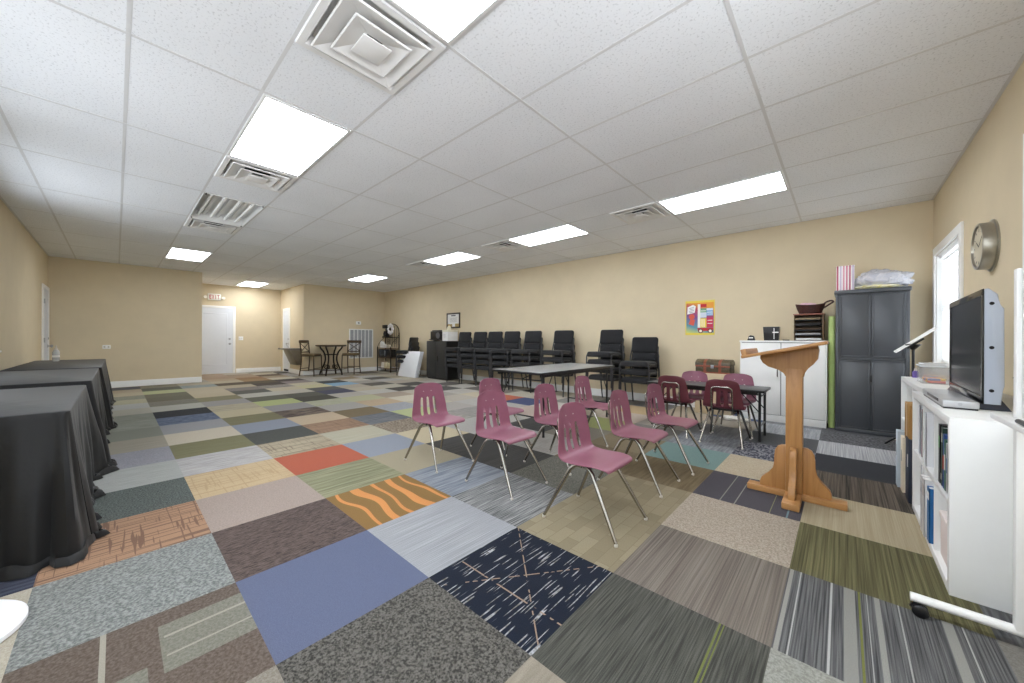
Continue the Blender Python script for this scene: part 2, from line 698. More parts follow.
t(-15, 0, (140, 156, 158), (178, 184, 178), STK); t(3, 0, (150, 150, 140), (178, 178, 168), MOT)
# row j = 1
t(3, 1, (72, 72, 74), (128, 128, 128), m=BARS)
t(2, 1, (112, 100, 90), (152, 142, 130), RIB)
t(1, 1, (166, 153, 121), (142, 127, 97), m=BLOCKS)
t(0, 1, (88, 90, 92), (176, 176, 174), (1.6, 0.035, 0.22))
t(-1, 1, (112, 122, 138), (164, 170, 178), STR)
t(-2, 1, (182, 170, 140), (170, 158, 130), MOT)
t(-3, 1, (138, 146, 162), (166, 172, 184), MOT)
t(-4, 1, (200, 192, 168), (186, 182, 156), STR)
t(-5, 1, (172, 136, 104), (120, 90, 72), m=PLAID)
t(-6, 1, (212, 188, 154)); t(-7, 1, (70, 56, 50), (150, 130, 112), (0.4, 0.05, 0.2))
t(-8, 1, (160, 156, 158), (168, 164, 164)); t(-9, 1, (190, 200, 126), (198, 206, 138))
t(-10, 1, (104, 102, 84), (120, 118, 100)); t(-11, 1, (206, 202, 188)); t(-12, 1, (96, 94, 88), (112, 110, 102))
t(-13, 1, (168, 158, 152), (120, 112, 104), MOT); t(-14, 1, (202, 188, 158)); t(-15, 1, (98, 84, 66), (116, 100, 80))
t(-16, 1, (208, 194, 166)); t(-17, 1, (198, 176, 146)); t(-18, 1, (186, 158, 132)); t(-19, 1, (190, 164, 140)); t(-20, 1, (196, 172, 148))
# row j = 2
t(4, 2, (72, 72, 74), (128, 128, 128), STR)
t(3, 2, (84, 80, 48), (138, 132, 86), RIB)
t(2, 2, (206, 192, 172), (168, 150, 132), MOT)
t(1, 2, (162, 148, 116), (140, 125, 94), m=BLOCKS)
t(0, 2, (92, 90, 80), (138, 136, 124), MOT)
t(-1, 2, (62, 60, 58), (88, 86, 82), RIB); t(-2, 2, (62, 60, 58), (88, 86, 82), RIB)
t(-3, 2, (212, 196, 160)); t(-4, 2, (86, 70, 56), (190, 174, 150), MOTB)
t(-5, 2, (76, 82, 94), (146, 148, 150), STR); t(-6, 2, (124, 106, 72), (138, 120, 86)); t(-7, 2, (184, 180, 174))
t(-8, 2, (176, 180, 140), (200, 196, 176), STK); t(-9, 2, (86, 84, 70)); t(-10, 2, (104, 102, 90)); t(-11, 2, (206, 198, 182))
t(-12, 2, (212, 198, 168)); t(-13, 2, (190, 182, 172), (120, 112, 104), STK); t(-14, 2, (92, 84, 74)); t(-15, 2, (110, 98, 80))
t(-16, 2, (178, 144, 102)); t(-17, 2, (170, 132, 90)); t(-18, 2, (184, 158, 130)); t(-19, 2, (178, 156, 132))
# row j = 3
t(3, 3, (206, 190, 154), (184, 166, 128), RIB)
t(4, 3, (206, 190, 154), (184, 166, 128), RIB)
t(2, 3, (84, 80, 88), (94, 90, 98), m=SLATE)
t(1, 3, (116, 98, 66), (136, 118, 84), STR)
t(0, 3, (118, 102, 74), (138, 122, 92), STR)
t(-1, 3, (176, 170, 162), (192, 188, 180), STK); t(-2, 3, (192, 190, 184)); t(-3, 3, (190, 186, 180))
t(-4, 3, (182, 178, 168), (150, 146, 136), STK); t(-5, 3, (194, 202, 142)); t(-6, 3, (146, 152, 166), (190, 190, 190), MOT)
t(-7, 3, (200, 168, 134), (206, 186, 150), STK); t(-8, 3, (200, 198, 156)); t(-9, 3, (196, 190, 180)); t(-10, 3, (80, 82, 106))
t(-11, 3, (104, 102, 100)); t(-12, 3, (214, 206, 158)); t(-13, 3, (212, 202, 170)); t(-14, 3, (158, 144, 142)); t(-15, 3, (90, 80, 76))
t(-16, 3, (220, 210, 184)); t(-17, 3, (184, 166, 140)); t(-18, 3, (120, 100, 80))
# row j = 4
t(3, 4, (52, 46, 40), (126, 112, 96), RIB)
t(4, 4, (52, 46, 40), (126, 112, 96), RIB)
t(2, 4, (214, 198, 168), (190, 172, 142), MOT)
t(1, 4, (116, 148, 144), (130, 160, 156))
t(0, 4, (136, 120, 90), (148, 132, 102), MOT)
t(-1, 4, (140, 132, 116), (150, 142, 128)); t(-2, 4, (80, 78, 76), (96, 94, 92), STR); t(-3, 4, (190, 186, 178)); t(-4, 4, (176, 172, 166), (140, 136, 130), STK)
t(-5, 4, (186, 180, 172)); t(-6, 4, (208, 196, 170)); t(-7, 4, (222, 212, 186)); t(-8, 4, (184, 168, 148)); t(-9, 4, (206, 202, 192))
t(-10, 4, (202, 190, 166)); t(-11, 4, (192, 180, 160)); t(-12, 4, (134, 178, 208)); t(-13, 4, (68, 72, 74)); t(-14, 4, (184, 182, 172))
# row j = 5
t(3, 5, (56, 58, 64), (64, 66, 72)); t(4, 5, (56, 58, 64), (64, 66, 72))
t(2, 5, (60, 62, 80), (150, 150, 156), (0.6, 0.25, 0.12))
t(1, 5, (120, 124, 132), (160, 162, 166), STK); t(0, 5, (150, 146, 136), (120, 118, 112), MOT)
t(-1, 5, (166, 172, 100), (174, 180, 110)); t(-2, 5, (86, 84, 82)); t(-3, 5, (206, 186, 172)); t(-4, 5, (182, 178, 172)); t(-5, 5, (192, 188, 182))
t(-6, 5, (196, 186, 170)); t(-7, 5, (176, 170, 160)); t(-8, 5, (200, 190, 170)); t(-9, 5, (88, 84, 78)); t(-10, 5, (204, 196, 176))
t(-11, 5, (100, 94, 86)); t(-12, 5, (170, 164, 154)); t(-13, 5, (200, 192, 176)); t(-14, 5, (150, 130, 100)); t(-15, 5, (176, 170, 160))
# row j = 6
t(3, 6, (164, 166, 172), (226, 226, 228), RIB); t(4, 6, (196, 198, 202), (222, 222, 224), RIB)
t(2, 6, (86, 88, 92), (104, 106, 110), MOT); t(1, 6, (150, 150, 152), (120, 122, 126), STR); t(0, 6, (176, 168, 156), (156, 148, 138), STR)
t(-1, 6, (206, 188, 172)); t(-2, 6, (198, 186, 166)); t(-3, 6, (206, 200, 188)); t(-4, 6, (72, 84, 128)); t(-5, 6, (206, 98, 50))
t(-6, 6, (210, 196, 166)); t(-7, 6, (200, 194, 184)); t(-8, 6, (92, 90, 86)); t(-9, 6, (190, 184, 172)); t(-10, 6, (92, 88, 82)); t(-11, 6, (188, 176, 160))
# row j = 7
t(3, 7, (52, 52, 58), (134, 134, 138), MOTB); t(4, 7, (58, 58, 64), (124, 124, 128), MOT)
t(2, 7, (146, 150, 156), (188, 190, 194), STR); t(1, 7, (176, 166, 150), (160, 152, 140)); t(0, 7, (196, 180, 156)); t(-1, 7, (206, 176, 126)); t(-2, 7, (200, 190, 172))
t(-3, 7, (150, 146, 140)); t(-4, 7, (200, 190, 172)); t(-5, 7, (206, 196, 176)); t(-6, 7, (140, 130, 118)); t(-7, 7, (120, 114, 106)); t(-8, 7, (200, 194, 182))
t(-9, 7, (110, 104, 98)); t(-10, 7, (206, 200, 188)); t(-11, 7, (196, 184, 164))
# row j = 8
t(2, 8, (150, 152, 156), (124, 126, 130), STR); t(3, 8, (104, 104, 108)); t(1, 8, (84, 100, 140)); t(0, 8, (190, 176, 152)); t(-1, 8, (140, 140, 140))

FILL = [(200, 190, 168), (186, 180, 168), (206, 196, 172), (168, 158, 140), (120, 112, 98), (190, 186, 180), (178, 164, 138), (150, 146, 138), (96, 90, 82), (208, 200, 184)]

def make_floor():
    bm = bmesh.new()
    uvl = bm.loops.layers.uv.new('tile')
    la = bm.loops.layers.float_color.new('ca')
    lb = bm.loops.layers.float_color.new('cb')
    lp = bm.loops.layers.float_color.new('pf')
    rr = random.Random(3)
    for i in range(-21, 6):
        for j in range(-4, 10):
            x0, x1 = FX0 + i * T, FX0 + (i + 1) * T
            y0, y1 = FY0 + j * T, FY0 + (j + 1) * T
            cx0, cx1 = max(x0, EX - 0.1), min(x1, WX + 0.1)
            cy0, cy1 = max(y0, WY0 - 0.1), min(y1, WY1 + 0.1)
            if cx1 - cx0 < 0.001 or cy1 - cy0 < 0.001:
                continue
            fill = rr.choice(FILL)
            fp = rr.choice((SOLID, MOT, STR, STK))
            ca, cb, pf, m = TILES.get((i, j), (fill, s2(fill, -16), fp, LOOP))
            seed = rr.random()
            vs = [bm.verts.new((x, y, 0)) for x, y in ((cx0, cy0), (cx1, cy0), (cx1, cy1), (cx0, cy1))]
            f = bm.faces.new(vs)
            f.material_index = m
            A, B = lin(ca), lin(cb)
            for lp_ in f.loops:
                lp_[uvl].uv = ((lp_.vert.co.x - x0) / T, (lp_.vert.co.y - y0) / T)
                lp_[la] = (A[0], A[1], A[2], seed)
                lp_[lb] = (B[0], B[1], B[2], 1.0)
                lp_[lp] = (pf[0], pf[1], pf[2], 1.0)
    me = bpy.data.meshes.new('floor')
    bm.to_mesh(me)
    bm.free()
    for m in FLOOR_MATS:
        me.materials.append(m)
    o = bpy.data.objects.new('floor', me)
    COL.objects.link(o)
    tag(o, 'patchwork of mixed two-foot carpet tiles', kind='structure')
    return o

make_floor()

# ---- walls (with openings for windows)
def wall_y(name, y, x0, x1, inward, holes=(), z1=CE + 0.12, th=0.12):
    """wall in a plane of constant y; inward = +1 if the room lies at larger y"""
    mb = MB()
    ya, yb = (y - th, y) if inward > 0 else (y, y + th)
    xs = sorted({x0, x1, *[h[0] for h in holes], *[h[1] for h in holes]})
    for a, b in zip(xs[:-1], xs[1:]):
        hh = [h for h in holes if h[0] <= a + 1e-6 and h[1] >= b - 1e-6]
        if not hh:
            mb.bb(a, b, ya, yb, 0, z1)
        else:
            if hh[0][2] > 0:
                mb.bb(a, b, ya, yb, 0, hh[0][2])
            mb.bb(a, b, ya, yb, hh[0][3], z1)
    return struct(name, mb, M_wall)

def wall_x(name, x, y0, y1, inward, holes=(), z1=CE + 0.12, th=0.12):
    mb = MB()
    xa, xb = (x - th, x) if inward > 0 else (x, x + th)
    ys = sorted({y0, y1, *[h[0] for h in holes], *[h[1] for h in holes]})
    for a, b in zip(ys[:-1], ys[1:]):
        hh = [h for h in holes if h[0] <= a + 1e-6 and h[1] >= b - 1e-6]
        if not hh:
            mb.bb(xa, xb, a, b, 0, z1)
        else:
            if hh[0][2] > 0:
                mb.bb(xa, xb, a, b, 0, hh[0][2])
            mb.bb(xa, xb, a, b, hh[0][3], z1)
    return struct(name, mb, M_wall)

WIN = (5.05, 6.20, 0.86, 2.06)            # y0 y1 z0 z1 of the right-hand window
ADDED_WINL = [(-1.7, 0.4, 0.95, 2.45), (-4.4, -2.4, 0.95, 2.45), (-7.0, -5.1, 0.95, 2.45)]   # unseen windows added to the left wall to brighten the ceiling
ADDED_WINR = (-0.5, 1.9, 0.95, 2.45)             # y0 y1 z0 z1 of the unseen window added to the right wall for light
DOOR_L = (-11.76, -10.98)
DOOR_E = (1.60, 2.48)
DOOR_S = (-13.83, -13.27)
wall_y('wall_back', WY1, BX - 0.12, WX + 0.12, -1)
wall_x('wall_right', WX, WY0 - 0.12, WY1, -1, [WIN, ADDED_WINR])
wall_y('wall_left', WY0, AX - 0.12, WX, +1, ADDED_WINL)
wall_x('wall_far_left', AX, WY0, AY, +1)
wall_y('wall_recess', AY, EX, AX - 0.12, +1)
wall_x('wall_exit', EX, AY - 0.12, SY + 0.12, +1)
wall_y('wall_side', SY, EX, BX - 0.12, -1)
wall_x('wall_far_right', BX, SY, WY1, +1)

# ---- baseboards
def base_y(name, y, x0, x1, inward):
    mb = MB()
    d = 0.014 * inward
    mb.prism([(0, 0), (d, 0), (d, 0.115), (d * 0.4, 0.138), (0, 0.138)], x0, x1, 'YZ', M=Matrix.Translation((0, y, 0)))
    struct(name, mb, M_trim)

def base_x(name, x, y0, y1, inward):
    mb = MB()
    d = 0.014 * inward
    mb.prism([(0, 0), (d, 0), (d, 0.115), (d * 0.4, 0.138), (0, 0.138)], y0, y1, 'XZ', M=Matrix.Translation((x, 0, 0)))
    struct(name, mb, M_trim)

base_y('baseboard_back', WY1, BX, WX, -1)
base_x('baseboard_right', WX, WY0, WY1, -1)
base_y('baseboard_left', WY0, DOOR_L[1] + 0.08, WX, 1)
base_x('baseboard_far_left', AX, WY0, AY, 1)
base_x('baseboard_exit', EX, DOOR_E[1] + 0.09, SY, 1)
base_y('baseboard_side', SY, DOOR_S[1] + 0.09, BX, -1)
base_x('baseboard_far_right', BX, SY, WY1, 1)

# ---- ceiling: tiles, T-bar grid
def ceiling_mat():
    k = NT('ceiling_tile')
    co = k.objco()
    n1 = k.noise(co, 75.0, 2.0, 0.6)
    sp = k.mapr(n1, 0.58, 0.66, 1.0, 0.78)
    n2 = k.noise(co, 1.1, 1.0)
    f = k.math('MULTIPLY', sp, k.mapr(n2, 0.3, 0.7, 0.97, 1.03))
    hv = k.n('ShaderNodeHueSaturation')
    hv.inputs['Color'].default_value = lin((238, 240, 243))
    k.l(f, hv.inputs['Value'])
    k.l(hv.outputs[0], k.b.inputs['Base Color'])
    k.b.inputs['Roughness'].default_value = 0.9
    k.b.inputs['Specular IOR Level'].default_value = 0.15
    k.bump(n1, 0.2, 0.003)
    return k.m

M_ceil = ceiling_mat()
M_tbar = mat('ceiling_tbar', (214, 214, 214), 0.55, var=0.02)
OPEN = {(-4, -1)}                          # the open fluorescent fixture
VENT_CELLS = {(-1, -1), (-3, -1), (-5, -1), (-1, 5), (-3, 5), (-5, 5), (-8, 5)}

def make_ceiling():
    mb = MB()
    z = CE + 0.006
    for i in range(-11, 3):
        for j in range(-5, 10):
            if (i, j) in OPEN:
                continue
            x0, x1 = max(CX0 + i * 2 * T, EX - 0.1), min(CX0 + (i + 1) * 2 * T, WX + 0.1)
            y0, y1 = max(CY0 + j * T, WY0 - 0.1), min(CY0 + (j + 1) * T, WY1 + 0.1)
            if x1 - x0 < 0.01 or y1 - y0 < 0.01:
                continue
            if (i, j) in VENT_CELLS:
                x1 = x0 + T
            mb.bb(x0, x1, y0, y1, z, z + 0.015)
    return struct('ceiling', mb, M_ceil)

make_ceiling()

def make_grid():
    mb = MB()
    w, z0, z1 = 0.010, CE + 0.004, CE + 0.009
    for i in range(-10, 3):
        x = CX0 + i * 2 * T
        if EX < x < WX:
            mb.bb(x - w, x + w, WY0, WY1, z0, z1)
    for j in range(-4, 10):
        y = CY0 + j * T
        if WY0 < y < WY1:
            mb.bb(EX, WX, y - w, y + w, z0 + 0.001, z1)
    # wall angle
    mb.bb(WX - 0.02, WX, WY0, WY1, z0, z1)
    mb.bb(BX, WX, WY1 - 0.02, WY1, z0, z1)
    mb.bb(AX, WX, WY0, WY0 + 0.02, z0, z1)
    return struct('trim_1', mb, M_tbar)

tag(make_grid(), 'white metal grid bars between the ceiling tiles')

# ---- doors and windows
M_door = mat('door_paint', (224, 228, 234), 0.35, var=0.012)

def door(name, w, h, label, hinges=True, panel='two', handle=True):
    """door built in a local frame: x along the wall, -y into the room, origin at the floor centre"""
    r = bpy.data.objects.new(name, None)
    COL.objects.link(r)
    r['kind'] = 'structure'
    r['label'] = label
    mb = MB()
    fw = 0.07
    for s in (-1, 1):
        mb.bb(s * (w / 2), s * (w / 2 + fw), -0.022, 0.0, 0, h + fw, 0.004)
    mb.bb(-w / 2, w / 2, -0.022, 0.0, h, h + fw, 0.004)
    mb.build('door_frame', M_trim, r)
    mb = MB()
    mb.bb(-w / 2, w / 2, -0.010, 0.0, 0.008, h)
    if panel == 'one':
        rects = [(-w / 2 + 0.13, w / 2 - 0.13, 0.28, h - 0.16)]
    else:
        rects = [(-w / 2 + 0.11, w / 2 - 0.11, 0.22, 0.88), (-w / 2 + 0.11, w / 2 - 0.11, 1.02, h - 0.14)]
    for a, b, c, d in rects:
        e = 0.022
        mb.bb(a, b, -0.018, -0.008, c, c + e, 0.003); mb.bb(a, b, -0.018, -0.008, d - e, d, 0.003)
        mb.bb(a, a + e, -0.018, -0.008, c, d, 0.003); mb.bb(b - e, b, -0.018, -0.008, c, d, 0.003)
    leaf = mb.build('door_leaf', M_door, r)
    if handle:
        mb = MB()
        Mx = Matrix.Rotation(PI / 2, 4, 'X')
        hx = w / 2 - 0.075
        mb.lathe([(0.0, 0), (0.032, 0.0), (0.03, 0.008), (0.012, 0.012), (0.012, 0.035), (0.028, 0.045), (0.03, 0.06), (0.02, 0.072), (0, 0.074)], (hx, -0.008, 0.93), 16, Mx)
        mb.lathe([(0.0, 0), (0.03, 0.0), (0.028, 0.012), (0.012, 0.02), (0, 0.02)], (hx, -0.008, 1.08), 16, Mx)
        mb.build('door_knob', M_steel, r)
    if hinges:
        for z in (0.25, 1.05, h - 0.25):
            mb = MB()
            mb.cyl((-w / 2 - 0.004, -0.03, z - 0.045), (-w / 2 - 0.004, -0.03, z + 0.045), 0.008, 8)
            mb.bb(-w / 2 - 0.03, -w / 2 + 0.02, -0.026, -0.01, z - 0.045, z + 0.045)
            mb.build('hinge', M_steel, r)
    return r

d = door('door_1', DOOR_E[1] - DOOR_E[0], 2.03, 'white panelled exit door with deadbolt under the exit sign', panel='one')
d.location = (EX, (DOOR_E[0] + DOOR_E[1]) / 2, 0); d.rotation_euler = (0, 0, PI / 2)
d = door('door_2', DOOR_S[1] - DOOR_S[0], 2.03, 'narrow white door in the side wall beside the exit recess', hinges=False)
d.location = ((DOOR_S[0] + DOOR_S[1]) / 2, SY, 0)
mb = MB(); mb.bb(-0.22, 0.22, -0.016, -0.006, 0.03, 0.09, 0.003); mb.build('kick_vent', M_dark, d)
d = door('door_3', DOOR_L[1] - DOOR_L[0] - 0.02, 2.03, 'white door at the far end of the left wall')
d.location = ((DOOR_L[0] + DOOR_L[1]) / 2, WY0, 0); d.rotation_euler = (0, 0, PI)

def blind_mat():
    k = NT('blind_slat')
    k.b.inputs['Base Color'].default_value = lin((244, 244, 242))
    k.b.inputs['Roughness'].default_value = 0.5
    tr = k.n('ShaderNodeBsdfTranslucent')
    tr.inputs['Color'].default_value = lin((246, 247, 248))
    mx = k.n('ShaderNodeMixShader')
    mx.inputs[0].default_value = 0.5
    k.l(k.b.outputs[0], mx.inputs[1]); k.l(tr.outputs[0], mx.inputs[2]); k.l(mx.outputs[0], k.out.inputs[0])
    return k.m
M_blind = blind_mat()

def window(name, w, z0, z1, label, blinds=True):
    """local frame: x along the wall, -y into the room"""
    r = bpy.data.objects.new(name, None)
    COL.objects.link(r)
    r['kind'] = 'structure'; r['label'] = label
    mb = MB()
    c = 0.085
    for s in (-1, 1):
        mb.bb(s * w / 2, s * (w / 2 + c), -0.02, 0, z0 - 0.02, z1 + c, 0.004)
    mb.bb(-w / 2, w / 2, -0.02, 0, z1, z1 + c, 0.004)
    mb.bb(-w / 2 - c, w / 2 + c, -0.02, 0, z0 - 0.1, z0 - 0.02, 0.004)
    # jamb liner
    for s in (-1, 1):
        mb.bb(s * w / 2 - s * 0.012, s * w / 2, 0, 0.11, z0, z1)
    mb.bb(-w / 2, w / 2, 0, 0.11, z1 - 0.012, z1)
    mb.build('window_frame', M_trim, r)
    mb = MB(); mb.bb(-w / 2 - c, w / 2 + c, -0.05, 0.10, z0 - 0.022, z0, 0.005); mb.build('window_sill', M_trim, r)
    mb = MB()
    for s in (-1, 1):
        mb.bb(s * (w / 2 - 0.055), s * (w / 2 - 0.012), 0.07, 0.10, z0, z1 - 0.012)
    zm = (z0 + z1) / 2
    for z in (z0 + 0.02, zm, z1 - 0.035):
        mb.bb(-w / 2 + 0.012, w / 2 - 0.012, 0.07, 0.10, z - 0.02, z + 0.02)
    sash = mb.build('window_sash', M_trim, r)
    mb = MB(); mb.bb(-w / 2 + 0.05, w / 2 - 0.05, 0.083, 0.087, z0 + 0.03, z1 - 0.05); mb.build('pane', M_glass, sash)
    if blinds:
        mb = MB()
        n = int((z1 - z0 - 0.06) / 0.026)
        for q in range(n):
            z = z0 + 0.02 + q * 0.026
            mb.box((0, 0.04, z), (w - 0.04, 0.026, 0.0012), rot=(math.radians(62), 0, 0))
        mb.bb(-w / 2 + 0.015, w / 2 - 0.015, 0.02, 0.055, z1 - 0.045, z1 - 0.012)
        mb.build('venetian_blind', M_blind, r)
    return r

wd = window('window_1', WIN[1] - WIN[0], WIN[2], WIN[3], 'bright window with white venetian blind in the right wall')
wd.location = (WX, (WIN[0] + WIN[1]) / 2, 0); wd.rotation_euler = (0, 0, -PI / 2)
for q, (a, b, c_, d_) in enumerate(ADDED_WINL):  # unseen windows, added to let in light for the ceiling
    wd = window('window_%d' % (q + 2), b - a, c_, d_, 'added unseen window %s in the left wall' % ['beside the viewer', 'above the draped tables', 'farther along'][q], blinds=False)
    wd.location = ((a + b) / 2, WY0, 0); wd.rotation_euler = (0, 0, PI)

wd = window('window_5', ADDED_WINR[1] - ADDED_WINR[0], ADDED_WINR[2], ADDED_WINR[3], 'added unseen window in the right wall beside the viewer', blinds=False)  # unseen window, added for extra light from the right
wd.location = (WX, (ADDED_WINR[0] + ADDED_WINR[1]) / 2, 0); wd.rotation_euler = (0, 0, -PI / 2)

# ------------------------------------------------------------------ ceiling fixtures
def lens_mat():
    k = NT('light_lens')
    k.b.inputs['Base Color'].default_value = lin((250, 250, 248))
    mp = k.n('ShaderNodeMapping'); mp.inputs['Scale'].default_value = (0.4, 9.0, 1)
    k.l(k.objco(), mp.inputs['Vector'])
    nz = k.noise(mp.outputs[0], 1.0, 1.0)
    k.b.inputs['Emission Color'].default_value = lin((243, 248, 255))
    k.l(k.mapr(nz, 0.3, 0.7, 0.85 * LAMP, 1.15 * LAMP), k.b.inputs['Emission Strength'])
    return k.m
LAMP = LAMPP
M_lens = lens_mat()
M_troffer = mat('troffer_metal', (226, 226, 224), 0.4, var=0.02)

def cell(i, j):
    return CX0 + i * 2 * T, CX0 + (i + 1) * 2 * T, CY0 + j * T, CY0 + (j + 1) * T

LIGHTS = [(0, -1, 'lit ceiling light panel cut off by the top edge, beside the big air vent'),
          (-2, -1, 'large lit ceiling light panel between the big air vent and a smaller vent'),
          (-7, -1, 'lit ceiling light panel just in front of the far left wall'),
          (0, 5, 'long lit ceiling light panel above the poster end of the back wall'),
          (-2, 5, 'second lit ceiling light panel along the back wall, counted from the cabinet end'),
          (-4, 5, 'third lit ceiling light panel along the back wall, counted from the cabinet end'),
          (-7, 5, 'farthest lit ceiling light panel along the back wall, above the counter stools'),
          (-10, 2, 'dim distant ceiling light panel inside the exit recess')]

def make_light():
    r = thing('ceiling_light', 'x', 'ceiling light', (0, 0, CE))
    L, W = T - 0.012, T / 2 - 0.012
    mb = MB()
    f = 0.02
    for s in (-1, 1):
        mb.bb(s * (L - f), s * L, -W, W, -0.006, 0.004, 0.002)
        mb.bb(-L + f, L - f, s * (W - f), s * W, -0.006, 0.004, 0.002)
    mb.build('frame', M_troffer, r)
    mb = MB(); mb.bb(-L + f, L - f, -W + f, W - f, -0.003, 0.003)
    mb.build('diffuser', M_lens, r)
    remember(r)
    return r
proto = make_light()
for q, (i, j, lab) in enumerate(LIGHTS):
    a, b, c_, d_ = cell(i, j)
    loc = ((a + b) / 2, (c_ + d_) / 2, CE)
    if q == 0:
        proto.location = loc; proto['label'] = lab; proto['group'] = 'lit ceiling light panels'
    else:
        dup(proto, loc, label=lab, group='lit ceiling light panels')

# the open fixture with bare tubes
r = thing('fluorescent_fixture', 'open recessed ceiling fixture with unlit bare fluorescent tubes and no lens', 'ceiling light',
          ((cell(-4, -1)[0] + cell(-4, -1)[1]) / 2, (cell(-4, -1)[2] + cell(-4, -1)[3]) / 2, CE))
mb = MB()
L, W, hh = T - 0.012, T / 2 - 0.012, 0.11
mb.bb(-L, L, -W, W, hh, hh + 0.004)
for s in (-1, 1):
    mb.bb(s * (L - 0.004), s * L, -W, W, -0.004, hh)
    mb.bb(-L, L, s * (W - 0.004), s * W, -0.004, hh)
mb.build('housing', M_troffer, r)
mb = MB()
for y in (-0.15, 0.0, 0.15):
    mb.prism([(y - 0.035, hh), (y + 0.035, hh), (y + 0.018, hh - 0.05), (y - 0.018, hh - 0.05)], -L + 0.03, L - 0.03, 'YZ')
mb.build('reflector', M_troffer, r)
M_tube = mat('fluorescent_tube', (248, 248, 246), 0.25, var=0.01)
for y in (-0.205, -0.075, 0.075, 0.205):
    mb = MB(); mb.cyl((-L + 0.04, y, 0.045), (L - 0.04, y, 0.045), 0.0165, 14)
    mb.build('tube', M_tube, r)
for x in (-L + 0.012, L - 0.012):
    for y in (-W + 0.02, W - 0.02):
        mb = MB(); mb.bb(x - 0.012, x + 0.012, y - 0.006, y + 0.006, -0.012, 0.0)
        mb.build('clip', M_dark, r)

# air vents
M_vent = mat('vent_enamel', (232, 231, 229), 0.4, var=0.02)
VENTS = [(-1, -1, 1, 'largest-looking square ceiling air vent, next to the light cut off by the top edge'),
         (-3, -1, 1, 'square ceiling air vent next to the large lit panel, before the open fixture'),
         (-5, -1, 1, 'square ceiling air vent at the far end of the open fluorescent fixture'),
         (-1, 5, 1, 'square ceiling air vent at the end of the long light panel along the back wall'),
         (-3, 5, 1, 'square ceiling air vent beside the second light panel along the back wall'),
         (-5, 5, 1, 'small distant ceiling air vent beside the third light panel along the back wall'),
         (-8, 5, 1, 'farthest tiny ceiling air vent beside the light above the counter stools')]

def make_vent():
    r = thing('air_vent', 'x', 'air vent', (0, 0, CE))
    H = T / 2 - 0.014
    mb = MB()
    # face plate with sloped border
    def ring(a, za, b, zb, th=0.004):
        for k in range(4):
            ca, sa = math.cos(k * PI / 2), math.sin(k * PI / 2)
            P = lambda x, y, z: Vector((x * ca - y * sa, x * sa + y * ca, z))
            o = [P(a, -a, za), P(a, a, za), P(b, b, zb), P(b, -b, zb)]
            u = [p + Vector((0, 0, th)) for p in o]
            vs = [mb.bm.verts.new(p) for p in o + u]
            for f in ((0, 1, 2, 3), (7, 6, 5, 4), (0, 4, 5, 1), (1, 5, 6, 2), (2, 6, 7, 3), (3, 7, 4, 0)):
                mb.bm.faces.new([vs[g] for g in f])
    ring(H, -0.006, H - 0.035, -0.006)
    ring(H - 0.035, -0.006, H - 0.06, 0.03)
    mb.build('frame', M_vent, r)
    for a, b, z0, z1 in ((0.228, 0.118, -0.020, 0.014), (0.152, 0.045, -0.028, 0.006)):
        mb = MB()
        ring(a, z0, b, z1)
        ring(a + 0.006, z0 + 0.004, a, z0)
        mb.build('cone', M_vent, r)
    mb = MB()
    mb.bb(-0.080, 0.080, -0.080, 0.080, -0.036, -0.029, 0.003)
    mb.prism([(-0.06, -0.033), (0.06, -0.033), (0.03, 0.0), (-0.03, 0.0)], -0.05, 0.05, 'XZ')
    mb.build('centre_plate', M_vent, r)
    mb = MB()
    mb.bb(-H, H, -H, H, 0.044, 0.048)
    for s in (-1, 1):
        mb.bb(s * (H - 0.003), s * H, -H, H, -0.004, 0.046); mb.bb(-H, H, s * (H - 0.003), s * H, -0.004, 0.046)
    mb.build('housing', M_vent, r)
    mb = MB(); mb.lathe([(0, 0.0435), (0.115, 0.0435), (0.115, 0.042), (0, 0.042)], (0, 0, 0), 28)
    mb.build('duct_opening', M_dark, r)
    remember(r)
    return r
proto = make_vent()
for q, (i, j, half, lab) in enumerate(VENTS):
    a, b, c_, d_ = cell(i, j)
    loc = (a + 1.5 * T if half else a + 0.5 * T, (c_ + d_) / 2, CE)
    if q == 0:
        proto.location = loc; proto['label'] = lab; proto['group'] = 'square ceiling air vents'
    else:
        dup(proto, loc, label=lab, group='square ceiling air vents')
# ------------------------------------------------------------------ small plastic school chairs
def shellmat(name, c, rough=0.4):
    return mat(name, c, rough, var=0.05, scale=12.0, spec=0.5, coat=0.0)
M_shell = shellmat('plum_plastic', (140, 86, 104))
M_shell_shaded = shellmat('plum_plastic_shaded', (98, 42, 52))  # darker copy of the plum; shade on the chair backs put into colour

PROF = [(0.172, 0.352), (0.168, 0.366), (0.150, 0.375), (0.10, 0.376), (0.03, 0.370), (-0.04, 0.366), (-0.095, 0.368),
        (-0.130, 0.378), (-0.152, 0.398), (-0.165, 0.430), (-0.172, 0.470), (-0.178, 0.515), (-0.184, 0.560), (-0.190, 0.605),
        (-0.195, 0.645), (-0.198, 0.672), (-0.199, 0.688)]
HW = [0.155, 0.165, 0.174, 0.182, 0.188, 0.193, 0.196, 0.196, 0.194, 0.190, 0.184, 0.176, 0.168, 0.160, 0.152, 0.142, 0.122]
US = [-1, -0.92, -0.68, -0.45, -0.31, -0.19, -0.07, 0.07, 0.19, 0.31, 0.45, 0.68, 0.92, 1]
SLOTS = {3, 6, 9}                          # columns of US that are slot openings

